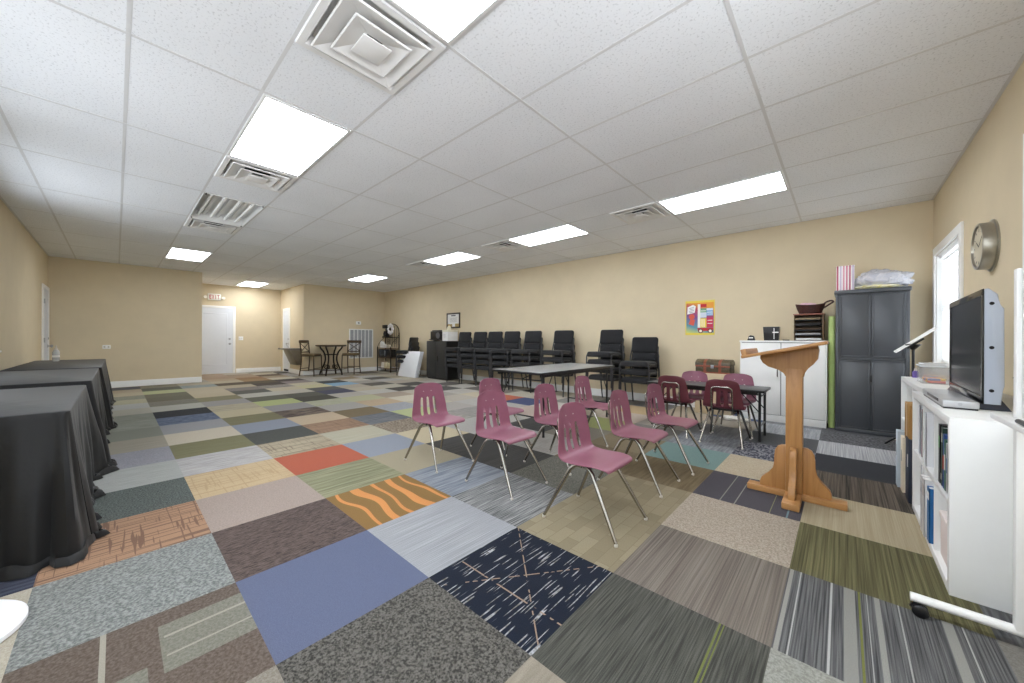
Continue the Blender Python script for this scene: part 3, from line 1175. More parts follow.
def chair_shell():
    mb = MB()
    def fn(i, j):
        u = US[i]
        x, z = PROF[j]
        w = HW[j]
        back = min(1.0, max(0.0, (j - 6) / 4.0))
        x2 = x + back * 0.032 * u * u
        z2 = z + (1 - back) * (0.010 * abs(u) ** 3) * (1 if j > 2 else 0.3)
        if j >= 15:
            z2 -= 0.012 * abs(u) ** 4 * (j - 14)
        return Vector((x2, w * u, z2))
    mb.grid(fn, len(US), len(PROF), skip=lambda i, j: i in SLOTS and 8 <= j <= 11)
    return mb

def make_school_chair(label, m_shell):
    r = thing('school_chair', label, 'chair')
    chair_shell().build('shell', m_shell, r, solid=0.007, sub=2, offset=1.0, sharp=60)
    for s in (-1, 1):
        mb = MB(); mb.lathe([(0.005, 0), (0.004, 0.003), (0, 0.0035)], (-0.196 + 0.006, s * 0.042, 0.612), 8, Matrix.Rotation(PI / 2, 4, 'Y'))
        mb.build('rivet', M_glide, r)
    ft = {}
    for fx, top, mid in ((1, (-0.005, 0.344), (0.045, 0.340)), (-1, (-0.03, 0.344), (-0.078, 0.340))):
        for s in (-1, 1):
            foot = Vector((0.237 if fx > 0 else -0.243, s * 0.197, 0.012))
            mb = MB()
            p = [Vector((top[0], s * 0.112, top[1])), Vector((mid[0] - fx * 0.02, s * 0.125, mid[1] + 0.008)),
                 Vector((mid[0] + fx * 0.014, s * 0.137, mid[1] - 0.020)), foot]
            pts = catmull(p[:3], 4) + [p[2].lerp(foot, 0.5), foot]
            n = len(pts)
            mb.tube(pts, [0.0125 if q < n - 2 else (0.0115 if q == n - 2 else 0.009) for q in range(n)], 12)
            leg = mb.build('leg', M_chrome, r)
            mb = MB(); mb.lathe([(0, 0.0), (0.009, 0.0), (0.0105, 0.005), (0.0095, 0.014), (0.008, 0.017), (0, 0.017)], (foot.x, foot.y, 0.0), 12)
            mb.build('glide', M_glide, leg)
    mb = MB()
    for x in (-0.03, 0.0):
        mb.tube([(x, -0.118, 0.344), (x, 0.118, 0.344)], 0.0115, 10)
    mb.bb(-0.06, 0.03, -0.10, 0.10, 0.338, 0.350)
    mb.build('underseat_frame', M_black, r)
    # U-shaped brace behind the back
    mb = MB()
    path = [(-0.06, -0.095, 0.344), (-0.150, -0.098, 0.350), (-0.186, -0.098, 0.405), (-0.207, -0.097, 0.560), (-0.210, -0.088, 0.592),
            (-0.214, -0.060, 0.606), (-0.217, 0.0, 0.607), (-0.214, 0.060, 0.606), (-0.210, 0.088, 0.592), (-0.207, 0.097, 0.560),
            (-0.186, 0.098, 0.405), (-0.150, 0.098, 0.350), (-0.06, 0.095, 0.344)]
    mb.tube(path, 0.0075, 10, smooth=4)
    mb.build('back_brace', M_chrome, r)
    remember(r)
    return r

G1 = 'small plum plastic school chairs standing in rows'
PLUM = [((-1.12, 1.99), 0, 'nearest plum plastic school chair, closest to the navy carpet tile'),
        ((-1.17, 2.76), 1, 'plum plastic school chair second in the front row, between nearest chair and black table'),
        ((-1.125, 3.38), -2, 'plum plastic school chair in front of the shade-darkened chairs at the black table'),
        ((-1.905, 2.03), 0, 'plum plastic school chair between the nearest one and the one standing farthest left'),
        ((-1.865, 2.68), 1, 'plum plastic school chair whose back shows just left of the nearest one'),
        ((-2.02, 3.59), 2, 'plum plastic school chair near the grey folding table, over the green carpet tile'),
        ((-2.69, 1.975), 0, 'plum plastic school chair farthest left, standing alone near the orange carpet tile'),
        ((-2.58, 2.67), 2, 'plum plastic school chair mostly hidden behind another, only its top and seat edge showing')]
proto = make_school_chair(PLUM[0][2], M_shell)
for q, ((x, y), rz, lab) in enumerate(PLUM):
    if q == 0:
        proto.location = (x, y, 0); proto['group'] = G1
    else:
        dup(proto, (x, y, 0), math.radians(rz), lab, G1)
plum0 = proto
G2 = 'small school chairs around the low black table'
proto = make_school_chair('shade-darkened plum school chair seen from behind at the black table, closer to the lectern', M_shell_shaded)
proto.location = (-0.94, 4.50, 0); proto.rotation_euler = (0, 0, PI / 2 + 0.02); proto['group'] = G2
dup(proto, (-1.47, 4.56, 0), PI / 2 - 0.03, 'shade-darkened plum school chair seen from behind at the black table, closer to the stacked chairs', G2)
dup(plum0, (-1.45, 5.03, 0), -PI / 2, 'plum school chair on the far side of the black table, in front of the trunk', G2)
dup(plum0, (-0.945, 5.03, 0), -PI / 2 + 0.03, 'plum school chair on the far side of the black table, by the white cabinet', G2)

# ------------------------------------------------------------------ low folding tables
M_tgrey = mat('grey_tabletop', (134, 136, 138), 0.28, var=0.03, scale=30.0)
M_tdark = mat('charcoal_tabletop', (70, 72, 74), 0.4, var=0.04, scale=30.0)

def folding_table(label, loc, L, Wd, h, m_top, rotz=0.0, INS=0.12):
    r = thing('folding_table', label, 'table', loc, rotz)
    mb = MB(); mb.bb(-L / 2, L / 2, -Wd / 2, Wd / 2, h - 0.022, h, 0.006)
    top = mb.build('tabletop', m_top, r)
    mb = MB()
    e = 0.004
    for s in (-1, 1):
        mb.bb(s * (L / 2 - 0.002), s * (L / 2 + e), -Wd / 2 - e, Wd / 2 + e, h - 0.027, h - 0.001, 0.002)
        mb.bb(-L / 2, L / 2, s * (Wd / 2 - 0.002), s * (Wd / 2 + e), h - 0.027, h - 0.001, 0.002)
    mb.build('edge_band', M_blackplastic, r)
    mb = MB()
    for s in (-1, 1):
        mb.bb(-L / 2 + 0.06, L / 2 - 0.06, s * (Wd / 2 - 0.05) - 0.012, s * (Wd / 2 - 0.05) + 0.012, h - 0.06, h - 0.022)
    mb.build('apron', M_black, r)
    for sx in (-1, 1):
        for sy in (-1, 1):
            mb = MB(); mb.cyl((sx * (L / 2 - INS), sy * (Wd / 2 - 0.055), 0.004), (sx * (L / 2 - INS), sy * (Wd / 2 - 0.055), h - 0.03), 0.013, 12)
            leg = mb.build('leg', M_black, r)
            mb = MB(); mb.lathe([(0, 0), (0.015, 0), (0.016, 0.012), (0.013, 0.02), (0, 0.02)], (sx * (L / 2 - INS), sy * (Wd / 2 - 0.055), 0), 12)
            mb.build('foot_cap', M_blackplastic, leg)
        mb = MB(); mb.cyl((sx * (L / 2 - INS), -Wd / 2 + 0.06, h * 0.28), (sx * (L / 2 - INS), Wd / 2 - 0.06, h * 0.28), 0.009, 10); mb.build('crossbar', M_black, r)
        mb = MB(); mb.cyl((sx * (L / 2 - INS), -Wd / 2 + 0.06, h * 0.86), (sx * (L / 2 - INS), Wd / 2 - 0.06, h * 0.86), 0.007, 10)
        mb.cyl((sx * (L / 2 - INS), 0, h * 0.86), (sx * (L / 2 - INS - 0.30), 0, h - 0.04), 0.007, 8); mb.build('centre_brace', M_black, r)
        for s_ in (-1, 1):
            mb = MB(); mb.tube([(sx * (L / 2 - INS), s_ * (Wd / 2 - 0.06), h * 0.55), (sx * (L / 2 - INS - 0.18), s_ * (Wd / 2 - 0.06), h - 0.04)], 0.006, 8); mb.build('leg_brace', M_black, r)
    return r

folding_table('long folding table with shiny grey top and black legs before the stacked chairs', TABLE1[0], TABLE1[1], TABLE1[2], 0.735, M_tgrey, TABLE1[3])
folding_table('low black-topped folding table with small school chairs on both sides', (-1.245, 4.90, 0), 1.26, 0.46, 0.56, M_tdark, INS=0.045)

# ------------------------------------------------------------------ stacks of black padded chairs
def rounded_pad(w, d, t, r, n=6):
    """rounded-corner cushion lying flat, centred, thickness t (z from 0 to t)"""
    mb = MB()
    pts = []
    for cx, cy, a0 in ((w / 2 - r, d / 2 - r, 0), (-w / 2 + r, d / 2 - r, PI / 2), (-w / 2 + r, -d / 2 + r, PI), (w / 2 - r, -d / 2 + r, 1.5 * PI)):
        for k in range(n):
            a = a0 + k / (n - 1) * PI / 2
            pts.append((cx, cy, math.cos(a), math.sin(a)))
    rings = []
    for z, ins in ((0, 0.018), (t * 0.12, 0.004), (t * 0.4, 0.0), (t * 0.7, 0.003), (t * 0.9, 0.014), (t, 0.035)):
        rings.append([mb.bm.verts.new((cx + (r - ins) * c, cy + (r - ins) * s, z)) for cx, cy, c, s in pts])
    m = len(pts)
    for A, B in zip(rings[:-1], rings[1:]):
        for k in range(m):
            mb.bm.faces.new((A[k], A[(k + 1) % m], B[(k + 1) % m], B[k]))
    mb.bm.faces.new(list(reversed(rings[0])))
    c = mb.bm.verts.new((0, 0, t * 1.1))
    for k in range(m):
        mb.bm.faces.new((rings[-1][k], rings[-1][(k + 1) % m], c))
    return mb

def make_stack_chair():
    """faces local -y; seat 0.45 high"""
    r = thing('stacking_chair', 'x', 'chair')
    mb = rounded_pad(0.47, 0.45, 0.092, 0.05).xf(Matrix.Translation((0, -0.02, 0.378)) @ Matrix.Rotation(math.radians(-2), 4, 'X'))
    mb.build('seat', M_blackfab, r)
    A = math.radians(10)
    Mb = Matrix.Translation((0, 0.205, 0.50)) @ Matrix.Rotation(-A, 4, 'X') @ Matrix.Translation((0, 0, 0)) @ Matrix.Rotation(PI / 2, 4, 'X')
    # upper back cushion
    rounded_pad(0.455, 0.275, 0.05, 0.045).xf(Mb @ Matrix.Translation((0, 0.242, -0.01))).build('backrest', M_blackfab, r)
    rounded_pad(0.43, 0.135, 0.035, 0.025).xf(Mb @ Matrix.Translation((0, 0.038, -0.008))).build('lumbar_pad', M_blackfab, r)
    mb = MB()
    mb.bb(-0.20, 0.20, -0.03, 0.36, 0.0, 0.012, 0.004)
    mb.xf(Mb @ Matrix.Translation((0, 0, -0.022))).build('back_shell', M_blackplastic, r)
    for s in (-1, 1):
        mb = MB()
        x = s * 0.245
        p = [(x, -0.222, 0.0), (x, -0.205, 0.30), (x, -0.20, 0.385), (x, -0.185, 0.415), (x, -0.15, 0.425), (x * 0.98, 0.06, 0.415)]
        mb.tube(p, 0.0115, 10, smooth=3)
        mb.build('leg', M_frame, r)
        mb = MB()
        p = [(x, 0.285, 0.0), (x, 0.225, 0.30), (x, 0.205, 0.42), (x, 0.212, 0.52), (s * 0.222, 0.245, 0.70)]
        mb.tube(p, 0.0115, 10, smooth=3)
        mb.build('leg', M_frame, r)
    mb = MB()
    for y, z in ((-0.14, 0.392), (0.14, 0.388)):
        mb.cyl((-0.245, y, z), (0.245, y, z), 0.009, 8)
    mb.build('seat_rail', M_frame, r)
    remember(r)
    return r

M_frame = mat('charcoal_tube', (74, 74, 76), 0.3, 0.7, var=0.04)
proto = make_stack_chair()
first = True
ORD = {1: ['only'], 2: ['top', 'bottom'], 3: ['top', 'middle', 'bottom'], 4: ['top', 'second', 'third', 'bottom'], 5: ['top', 'second', 'third', 'fourth', 'bottom']}
STACKS = [(-7.27, 4, 'the stack right beside the black storage cabinet'),
          (-6.68, 4, 'the second stack from the black storage cabinet'),
          (-6.15, 4, 'the third stack from the black storage cabinet'),
          (-5.60, 4, 'the fourth stack from the black storage cabinet'),
          (-4.98, 4, 'the fifth stack from the black storage cabinet'),
          (-4.18, 4, 'the third stack from the poster'),
          (-3.14, 4, 'the tall stack second from the poster'),
          (-2.52, 3, 'the shorter stack nearest the poster')]
DZ, DY = 0.138, 0.022
def stack(x, y, rz, n, where, grp):
    global first
    for k in range(n):
        word = ORD[n][n - 1 - k]
        lab = 'black padded chair, %s of %s' % (word, where)
        loc = (x + math.sin(rz) * DY * k, y - math.cos(rz) * DY * k, DZ * k)
        if first:
            proto.location = loc; proto.rotation_euler = (0, 0, rz); proto['label'] = lab; proto['group'] = grp
            first = False
        else:
            dup(proto, loc, rz, lab, grp)
rr = random.Random(5)
for x, n, where in STACKS:
    stack(x, 5.97, rr.uniform(-0.04, 0.04), n, where, 'black chairs stacked along the back wall')
stack(-9.80, 6.02, -PI / 2 + 0.45, 3, 'the lone stack behind the leaning white tables', 'black chairs stacked beside the rack')
# ------------------------------------------------------------------ lectern
M_oak = woodmat('honey_wood', (182, 134, 82), (158, 110, 62), 'Z')
M_oakx = woodmat('honey_wood_long', (188, 140, 88), (164, 116, 66), 'X')
r = thing('lectern', 'honey-coloured wooden lectern with slanted top and cross-shaped foot', 'lectern', (-0.245, 3.215, 0))
mb = MB()
mb.bb(-0.275, 0.275, -0.045, 0.045, 0.0, 0.042, 0.006)
mb.bb(-0.047, 0.047, -0.275, 0.275, 0.0, 0.0425, 0.006)
mb.build('foot_rail', M_oakx, r)
mb = MB(); mb.bb(-0.047, 0.047, -0.045, 0.045, 0.04, 0.905, 0.006)
mb.build('post', M_oak, r)
def scroll():
    p = [(0.042, 0.04), (0.198, 0.04), (0.199, 0.068), (0.190, 0.098), (0.168, 0.124), (0.138, 0.148), (0.118, 0.178), (0.110, 0.22),
         (0.112, 0.28), (0.109, 0.315), (0.095, 0.343), (0.072, 0.356), (0.042, 0.359)]
    return p
for q in range(4):
    mb = MB()
    mb.prism(scroll(), -0.019, 0.019, 'XZ', 0.004, M=Matrix.Rotation(q * PI / 2, 4, 'Z'))
    mb.build('foot_bracket', M_oak, r)
# corbel under the top, following its slope (low end at -x)
def sl(x):
    return 1.036 + 0.232 * (x - 0.0)
mb = MB()
cp = [(-0.195, sl(-0.195)), (0.125, sl(0.125)), (0.132, sl(0.13) - 0.03), (0.125, 0.975), (0.10, 0.935), (0.07, 0.91), (0.055, 0.885), (0.051, 0.85),
      (-0.051, 0.85), (-0.058, 0.875), (-0.09, 0.892), (-0.15, 0.912), (-0.183, 0.94), (-0.198, 0.97)]
mb.prism(cp, -0.042, 0.042, 'XZ', 0.004)
mb.build('corbel', M_oak, r)
mb = MB()
ang = math.atan(0.232)
mb.box((-0.052, 0.0, sl(-0.052) + 0.011), (0.47, 0.50, 0.022), 0.005, rot=(0, -ang, 0))
mb.build('slanted_top', M_oakx, r)
mb = MB()
mb.box((-0.266, 0.0, sl(-0.266) + 0.036), (0.034, 0.48, 0.055), 0.006, rot=(0, -ang, 0))
mb.build('book_ledge', M_oakx, r)

# ------------------------------------------------------------------ grey plastic cabinet
M_gplastic = mat('grey_plastic', (76, 79, 84), 0.3, var=0.03, spec=0.5, coat=0.1)
r = thing('storage_cabinet', 'tall dark grey plastic cabinet with two upper and two lower doors', 'cabinet', (0.25, 6.14, 0))
W2, D0, D1 = 0.305, -0.17, 0.24
mb = MB()
mb.bb(-W2, W2, D0 + 0.02, D1, 0.03, 1.67)
mb.bb(-W2 - 0.004, -W2 + 0.028, D0 - 0.006, D1, 0.03, 1.67, 0.004)
mb.bb(W2 - 0.028, W2 + 0.004, D0 - 0.006, D1, 0.03, 1.67, 0.004)
mb.bb(-W2 + 0.02, W2 - 0.02, D0, D1, 0.872, 0.902, 0.004)
mb.build('body', M_gplastic, r)
mb = MB(); mb.bb(-W2 - 0.018, W2 + 0.018, D0 - 0.02, D1, 1.665, 1.715, 0.012); mb.build('top_panel', M_gplastic, r)
mb = MB(); mb.bb(-W2 - 0.01, W2 + 0.01, D0 - 0.012, D1, 0.0, 0.045, 0.006); mb.build('plinth', M_gplastic, r)
for z0, z1 in ((0.052, 0.868), (0.906, 1.66)):
    for s in (-1, 1):
        a, b = (0.004, W2 - 0.03)
        xa, xb = (s * a, s * b)
        mb = MB()
        mb.bb(xa, xb, D0 - 0.004, D0 + 0.018, z0, z1, 0.004)
        f = 0.018
        lo, hi = min(xa, xb), max(xa, xb)
        for q in range(2):
            pass
        mb.bb(lo, lo + f, D0 - 0.012, D0, z0, z1, 0.004); mb.bb(hi - f, hi, D0 - 0.012, D0, z0, z1, 0.004)
        mb.bb(lo, hi, D0 - 0.012, D0, z0, z0 + f, 0.004); mb.bb(lo, hi, D0 - 0.012, D0, z1 - f, z1, 0.004)
        dr = mb.build('door', M_gplastic, r)
mb = MB(); mb.bb(-0.012, 0.012, D0 - 0.022, D0 - 0.01, 0.62, 0.70, 0.004); mb.build('latch', M_blackplastic, r)

# things on the grey cabinet
def stripes(name, cols, axis=0, scale=1.0):
    k = NT(name)
    s = k.n('ShaderNodeSeparateXYZ')
    k.l(k.objco(), s.inputs[0])
    fr = k.math('FRACT', k.math('MULTIPLY', s.outputs[axis], scale))
    st = [(q / len(cols), lin(c)) for q, c in enumerate(cols)]
    rp = k.ramp(fr, st, 'CONSTANT')
    k.l(rp.outputs[0], k.b.inputs['Base Color'])
    k.b.inputs['Roughness'].default_value = 0.6
    return k.m
M_stripe = stripes('candy_stripes', [(214, 120, 146), (244, 236, 236), (190, 84, 112), (248, 244, 244), (206, 190, 214), (246, 240, 240), (222, 150, 168), (250, 246, 246)], 0, 9.0)
r = thing('gift_box', 'pink and white striped box on the left end of the grey cabinet', 'box', (0.03, 6.10, 1.715), 0.05)
mb = MB(); mb.bb(-0.085, 0.075, -0.07, 0.07, 0, 0.30, 0.003); mb.build('carton', M_stripe, r)
mb = MB(); mb.bb(-0.088, 0.078, -0.073, 0.073, 0.29, 0.306, 0.003); mb.build('lid', M_stripe, r)

def blob(name, mats, parent, cx, cy, z0, rx, ry, h, seed, nu=64, nv=28, amp=0.14):
    """soft crumpled heap with a flat underside"""
    mb = MB()
    off = Vector((seed * 3.7, seed * 1.3, seed * 5.1))
    def fn(i, j):
        a = 2 * PI * i / nu
        b = PI * j / (nv - 1)
        sb = math.sin(b) if 0 < j < nv - 1 else 0.0
        p = Vector((math.cos(a) * sb, math.sin(a) * sb, -math.cos(b)))
        n1 = mnoise.noise(p * 1.9 + off)
        n2 = abs(mnoise.noise(p * 4.2 + off))
        n3 = abs(mnoise.noise(p * 8.5 + off))
        d = 1 + amp * (1.6 * n1 + 1.5 * n2 + 0.8 * n3 - 0.5)
        q = p * d
        z = q.z
        return Vector((cx + rx * (abs(q.x) ** 0.85) * (1 if q.x > 0 else -1), cy + ry * q.y, z0 + max(0.0, h * (z + 0.75) / 1.75)))
    mb.grid(fn, nu, nv, closed_u=True)
    bmesh.ops.remove_doubles(mb.bm, verts=mb.bm.verts[:], dist=0.0005)
    return mb.build(name, mats, parent, sharp=80)

def crumple(name, c1, c2, rough=0.25, tr=0.0, c3=None):
    k = NT(name)
    nz = k.noise(k.objco(), 16.0, 4.0, 0.6, 1.2)
    st = [(0.32, lin(c1)), (0.62, lin(c2))]
    if c3:
        st.append((0.75, lin(c3)))
    r_ = k.ramp(nz, st)
    k.l(r_.outputs[0], k.b.inputs['Base Color'])
    k.b.inputs['Roughness'].default_value = rough
    k.b.inputs['Coat Weight'].default_value = 0.4
    k.bump(nz, 0.7, 0.03)
    return k.m
M_bag = crumple('clear_bag', (224, 222, 226), (192, 194, 206), 0.18, c3=(232, 206, 214))
M_yellowcloth = crumple('yellow_cloth', (226, 214, 120), (240, 236, 214), 0.7)
r = thing('plastic_bag', 'clear plastic bag full of pale fabric on top of the grey cabinet', 'bag', (0.345, 6.10, 1.715))
blob('bag_body', M_bag, r, 0.0, 0.0, 0.015, 0.245, 0.13, 0.20, 4, amp=0.16)
blob('fold', M_yellowcloth, r, -0.03, -0.05, 0.0, 0.20, 0.085, 0.05, 9, nv=7)

# ------------------------------------------------------------------ white laminate cupboard
r = thing('cupboard', 'white laminate cupboard with two tall doors between the trunk and the green roll', 'cabinet', (-0.605, 6.19, 0))
mb = MB()
mb.bb(-0.455, 0.455, -0.165, 0.19, 0.09, 1.075)
mb.build('body', mat('gap_shade_grey', (128, 128, 128), 0.6), r)  # body of a white cupboard; grey puts the door-gap shade into colour
for s in (-1, 1):
    mb = MB(); mb.bb(s * 0.453, s * 0.468, -0.185, 0.19, 0.09, 1.075); mb.build('side_panel', M_lamwhite, r)
mb = MB(); mb.bb(-0.475, 0.475, -0.195, 0.195, 1.075, 1.10, 0.003); mb.build('top_panel', M_lamwhite, r)
mb = MB(); mb.bb(-0.462, 0.462, -0.185, 0.18, 0.0, 0.09, 0.002); mb.build('plinth', M_lamwhite, r)
for s, x0, x1 in ((-1, -0.452, -0.005), (1, 0.005, 0.452)):
    mb = MB(); mb.bb(x0, x1, -0.19, -0.166, 0.098, 1.066, 0.002)
    dr = mb.build('door', M_lamwhite, r)
    mb = MB()
    hx = -0.035 if s < 0 else 0.035
    if s < 0:
        mb.tube([(hx, -0.19, 0.615), (hx, -0.215, 0.62), (hx, -0.215, 0.705), (hx, -0.19, 0.71)], 0.006, 8)
        mb.build('handle', mat('dark_nickel', (92, 90, 88), 0.35, 0.6), dr)
M_lime = mat('lime_paper', (212, 234, 150), 0.6, var=0.04)
r = thing('paper_roll', 'lime green paper roll standing upright between white cupboard and grey cabinet', 'roll', (-0.097, 6.13, 0))
mb = MB(); mb.lathe([(0.0, 0.0), (0.033, 0.0), (0.033, 1.41), (0.012, 1.41), (0.012, 1.38), (0, 1.38)], (0, 0, 0), 20); mb.build('roll', M_lime, r)

# things on the cupboard top (z = 1.10)
M_wood_d = woodmat('dark_wood', (104, 80, 50), (78, 58, 36), 'X', 0.5)
r = thing('paper_sorter', 'wooden letter tray with black shelves full of papers on the white cupboard', 'organizer', (-0.325, 6.19, 1.10))
mb = MB()
mb.bb(0.138, 0.155, -0.14, 0.13, 0, 0.335, 0.002); mb.bb(-0.15, -0.138, -0.10, 0.13, 0, 0.335, 0.002)
mb.bb(-0.15, 0.155, 0.12, 0.132, 0, 0.335)
mb.build('side_panel', M_wood_d, r)
mb = MB(); mb.bb(-0.155, 0.16, -0.145, 0.135, 0.335, 0.35, 0.003); mb.build('top_panel', woodmat('sorter_top', (150, 96, 80), (128, 78, 62)), r)
for q in range(5):
    mb = MB(); mb.bb(-0.14, 0.14, -0.14, 0.12, 0.002 + q * 0.066, 0.010 + q * 0.066, 0.001); sh = mb.build('shelf', M_blackplastic, r)
    mb = MB()
    c = random.Random(q)
    for e in range(3):
        mb.box((c.uniform(-0.012, 0.006), -0.03 + c.uniform(-0.01, 0.0), 0.0145 + q * 0.066 + e * 0.007), (0.255, 0.20, 0.0062), rot=(0, 0, c.uniform(-0.05, 0.05)))
    mb.build('paper_stack', [M_paper, mat('grey_paper', (170, 170, 172), 0.8), mat('brown_folder', (92, 70, 52), 0.8), mat('dark_folder', (50, 46, 44), 0.8), mat('buff_paper', (150, 134, 104), 0.8)][q], sh)
def wicker(name, c1, c2):
    k = NT(name)
    br = k.n('ShaderNodeTexBrick')
    mp = k.n('ShaderNodeMapping'); mp.inputs['Rotation'].default_value = (PI / 2, 0, 0)
    k.l(k.objco(), mp.inputs['Vector'])
    k.l(mp.outputs[0], br.inputs['Vector'])
    br.inputs['Scale'].default_value = 1.0
    br.inputs['Brick Width'].default_value = 0.03; br.inputs['Row Height'].default_value = 0.011; br.inputs['Mortar Size'].default_value = 0.0015
    br.inputs['Color1'].default_value = lin(c1); br.inputs['Color2'].default_value = lin(c2); br.inputs['Mortar'].default_value = lin((26, 14, 12))
    k.l(br.outputs['Color'], k.b.inputs['Base Color'])
    k.b.inputs['Roughness'].default_value = 0.55
    k.bump(br.outputs['Fac'], 0.4, 0.003)
    return k.m
M_wicker = wicker('wicker', (92, 46, 40), (70, 34, 30))
r = thing('wicker_basket', 'dark wicker basket with a side handle on top of the letter tray', 'basket', (-0.312, 6.17, 1.45))
mb = MB()
def bask(i, j):
    a = 2 * PI * i / 28
    z = [0.0, 0.04, 0.08, 0.12, 0.125, 0.115, 0.03][j]
    s = [0.72, 0.82, 0.91, 1.0, 0.97, 0.93, 0.75][j]
    return Vector((0.155 * s * math.cos(a), 0.115 * s * math.sin(a), z + (0.012 * math.cos(2 * a) if 2 < j < 6 else 0)))
V = mb.grid(bask, 28, 7, closed_u=True)
mb.bm.faces.new([V[i][0] for i in range(28)])
mb.bm.faces.new([V[i][6] for i in range(28)])
mb.build('bowl', M_wicker, r)
for s in (1,):
    mb = MB(); mb.tube([(s * 0.125, 0.0, 0.105), (s * 0.155, 0.0, 0.145), (s * 0.205, 0.0, 0.165), (s * 0.228, 0.0, 0.15), (s * 0.20, 0.0, 0.125), (s * 0.135, 0.0, 0.075)], 0.010, 8, smooth=4)
    mb.build('handle', M_wicker, r)
o = blob('pink_tissue', crumple('pink_tissue', (236, 186, 206), (246, 214, 226), 0.8), None, 0, 0, 0, 0.09, 0.06, 0.045, 3)
o.location = (-0.345, 6.17, 1.555); tag(o, 'crumpled pink tissue heaped inside the dark wicker basket', 'tissue')
r = thing('pencil_bin', 'small black bin with a white printed band on the white cupboard', 'bin', (-0.725, 6.16, 1.10))
mb = MB(); mb.box((0, 0, 0.095), (0.185, 0.13, 0.19), 0.004, taper=0.88)
mb.build('body', M_blackplastic, r)
mb = MB()
mb.bb(0.015, 0.085, -0.0655, -0.0645, 0.105, 0.12); mb.bb(0.03, 0.038, -0.0655, -0.064, 0.02, 0.17)
mb.build('print', M_paper, r)
r = thing('hole_punch', 'small dark desk gadget near the left corner of the white cupboard', 'gadget', (-0.96, 6.14, 1.10))
mb = MB()
mb.bb(-0.045, 0.045, -0.03, 0.03, 0.0, 0.022, 0.005)
mb.prism([(-0.04, 0.02), (-0.035, 0.055), (-0.01, 0.075), (0.03, 0.065), (0.042, 0.03), (0.04, 0.02)], -0.022, 0.022, 'XZ', 0.005)
mb.build('body', M_blackplastic, r)
mb = MB(); mb.bb(-0.028, 0.022, -0.0245, -0.0225, 0.03, 0.045, 0.002); mb.build('label_strip', M_paper, r)
mb = MB(); mb.box((-0.56, 6.12, 1.107), (0.075, 0.05, 0.012), 0.005); o = mb.build('eraser', M_blackplastic); tag(o, 'flat dark eraser lying between bin and letter tray on the white cupboard', 'eraser')

# ------------------------------------------------------------------ trunk on a carton, paper on the floor
M_carton = mat('beige_board', (208, 190, 158), 0.8, var=0.05)
r = thing('storage_box', 'beige box carrying the old trunk by the back wall', 'box', (-1.42, 6.14, 0))
mb = MB(); mb.bb(-0.24, 0.24, -0.17, 0.20, 0.0, 0.56, 0.004); mb.build('carton', M_carton, r)
mb = MB(); mb.bb(-0.247, 0.247, -0.177, 0.207, 0.53, 0.605, 0.004); mb.build('lid', M_carton, r)
M_trunk = crumple('trunk_canvas', (64, 54, 36), (86, 74, 48), 0.6)
M_leather = mat('rust_leather', (136, 70, 46), 0.5, var=0.08)
r = thing('trunk', 'small antique brown trunk with rust straps and domed lid on the beige box', 'trunk', (-1.43, 6.14, 0.605))
mb = MB(); mb.bb(-0.232, 0.232, -0.14, 0.17, 0.0, 0.12, 0.008); mb.build('chest', M_trunk, r)
def dome(o):
    return [(-0.145 - o, 0.115), (0.175 + o, 0.115)] + [(0.015 + (0.16 + o) * math.cos(a), 0.14 + (0.065 + o) * math.sin(a)) for a in [PI * k / 10 for k in range(11)]]
mb = MB(); mb.prism(dome(0.0), -0.237, 0.237, 'YZ', 0.006); mb.build('lid', M_trunk, r)
for x in (-0.10, 0.10):
    mb = MB(); mb.prism(dome(0.005), x - 0.018, x + 0.018, 'YZ')
    mb.bb(x - 0.018, x + 0.018, -0.146, -0.138, 0.0, 0.12)
    mb.build('strap', M_leather, r)
mb = MB(); mb.bb(-0.233, 0.233, -0.147, -0.139, 0.095, 0.118, 0.002); mb.bb(-0.233, 0.233, -0.147, -0.139, 0.0, 0.02, 0.002); mb.build('edge_trim', M_leather, r)
mb = MB(); mb.bb(-0.02, 0.02, -0.152, -0.14, 0.075, 0.125, 0.003); mb.build('clasp', M_steel, r)
o = blob('crumpled_paper', crumple('white_paper_crumple', (236, 234, 228), (210, 206, 198), 0.8), None, 0, 0, 0, 0.17, 0.06, 0.06, 12)
o.location = (-1.08, 5.72, 0.0); tag(o, 'crumpled white paper on the floor in front of the beige box', 'paper')

# ------------------------------------------------------------------ poster and framed picture on the back wall
def poster_mat():
    k = NT('poster_print')
    nd = k.n('ShaderNodeUVMap', uv_map='uv')
    s = k.n('ShaderNodeSeparateXYZ'); k.l(nd.outputs[0], s.inputs[0])
    u, v = s.outputs[0], s.outputs[1]
    bg = k.ramp(k.math('ADD', v, k.math('MULTIPLY', u, 0.25)), [(0.05, lin((222, 226, 110))), (0.3, lin((90, 150, 170))), (0.6, lin((120, 70, 140))), (0.85, lin((196, 70, 90))), (1.05, lin((236, 160, 50)))])
    k.l(bg.outputs[0], k.b.inputs['Base Color'])
    k.b.inputs['Roughness'].default_value = 0.45
    return k.m
def flat(mb, x0, x1, z0, z1, y):
    mb.bb(x0, x1, y - 0.0006, y, z0, z1)
def solid(name, c, rough=0.5):
    return mat(name, c, rough, var=0.01)
r = thing('poster', 'colourful educational poster with a chart and a wagon on the back wall', 'poster', (-1.71, WY1, 1.465), math.radians(0))
mb = MB(); mb.bb(-0.218, 0.218, -0.0045, -0.001, -0.28, 0.28)
uvl = mb.bm.loops.layers.uv.new('uv')
for f in mb.bm.faces:
    for l_ in f.loops:
        l_[uvl].uv = ((l_.vert.co.x + 0.218) / 0.436, (l_.vert.co.z + 0.28) / 0.56)
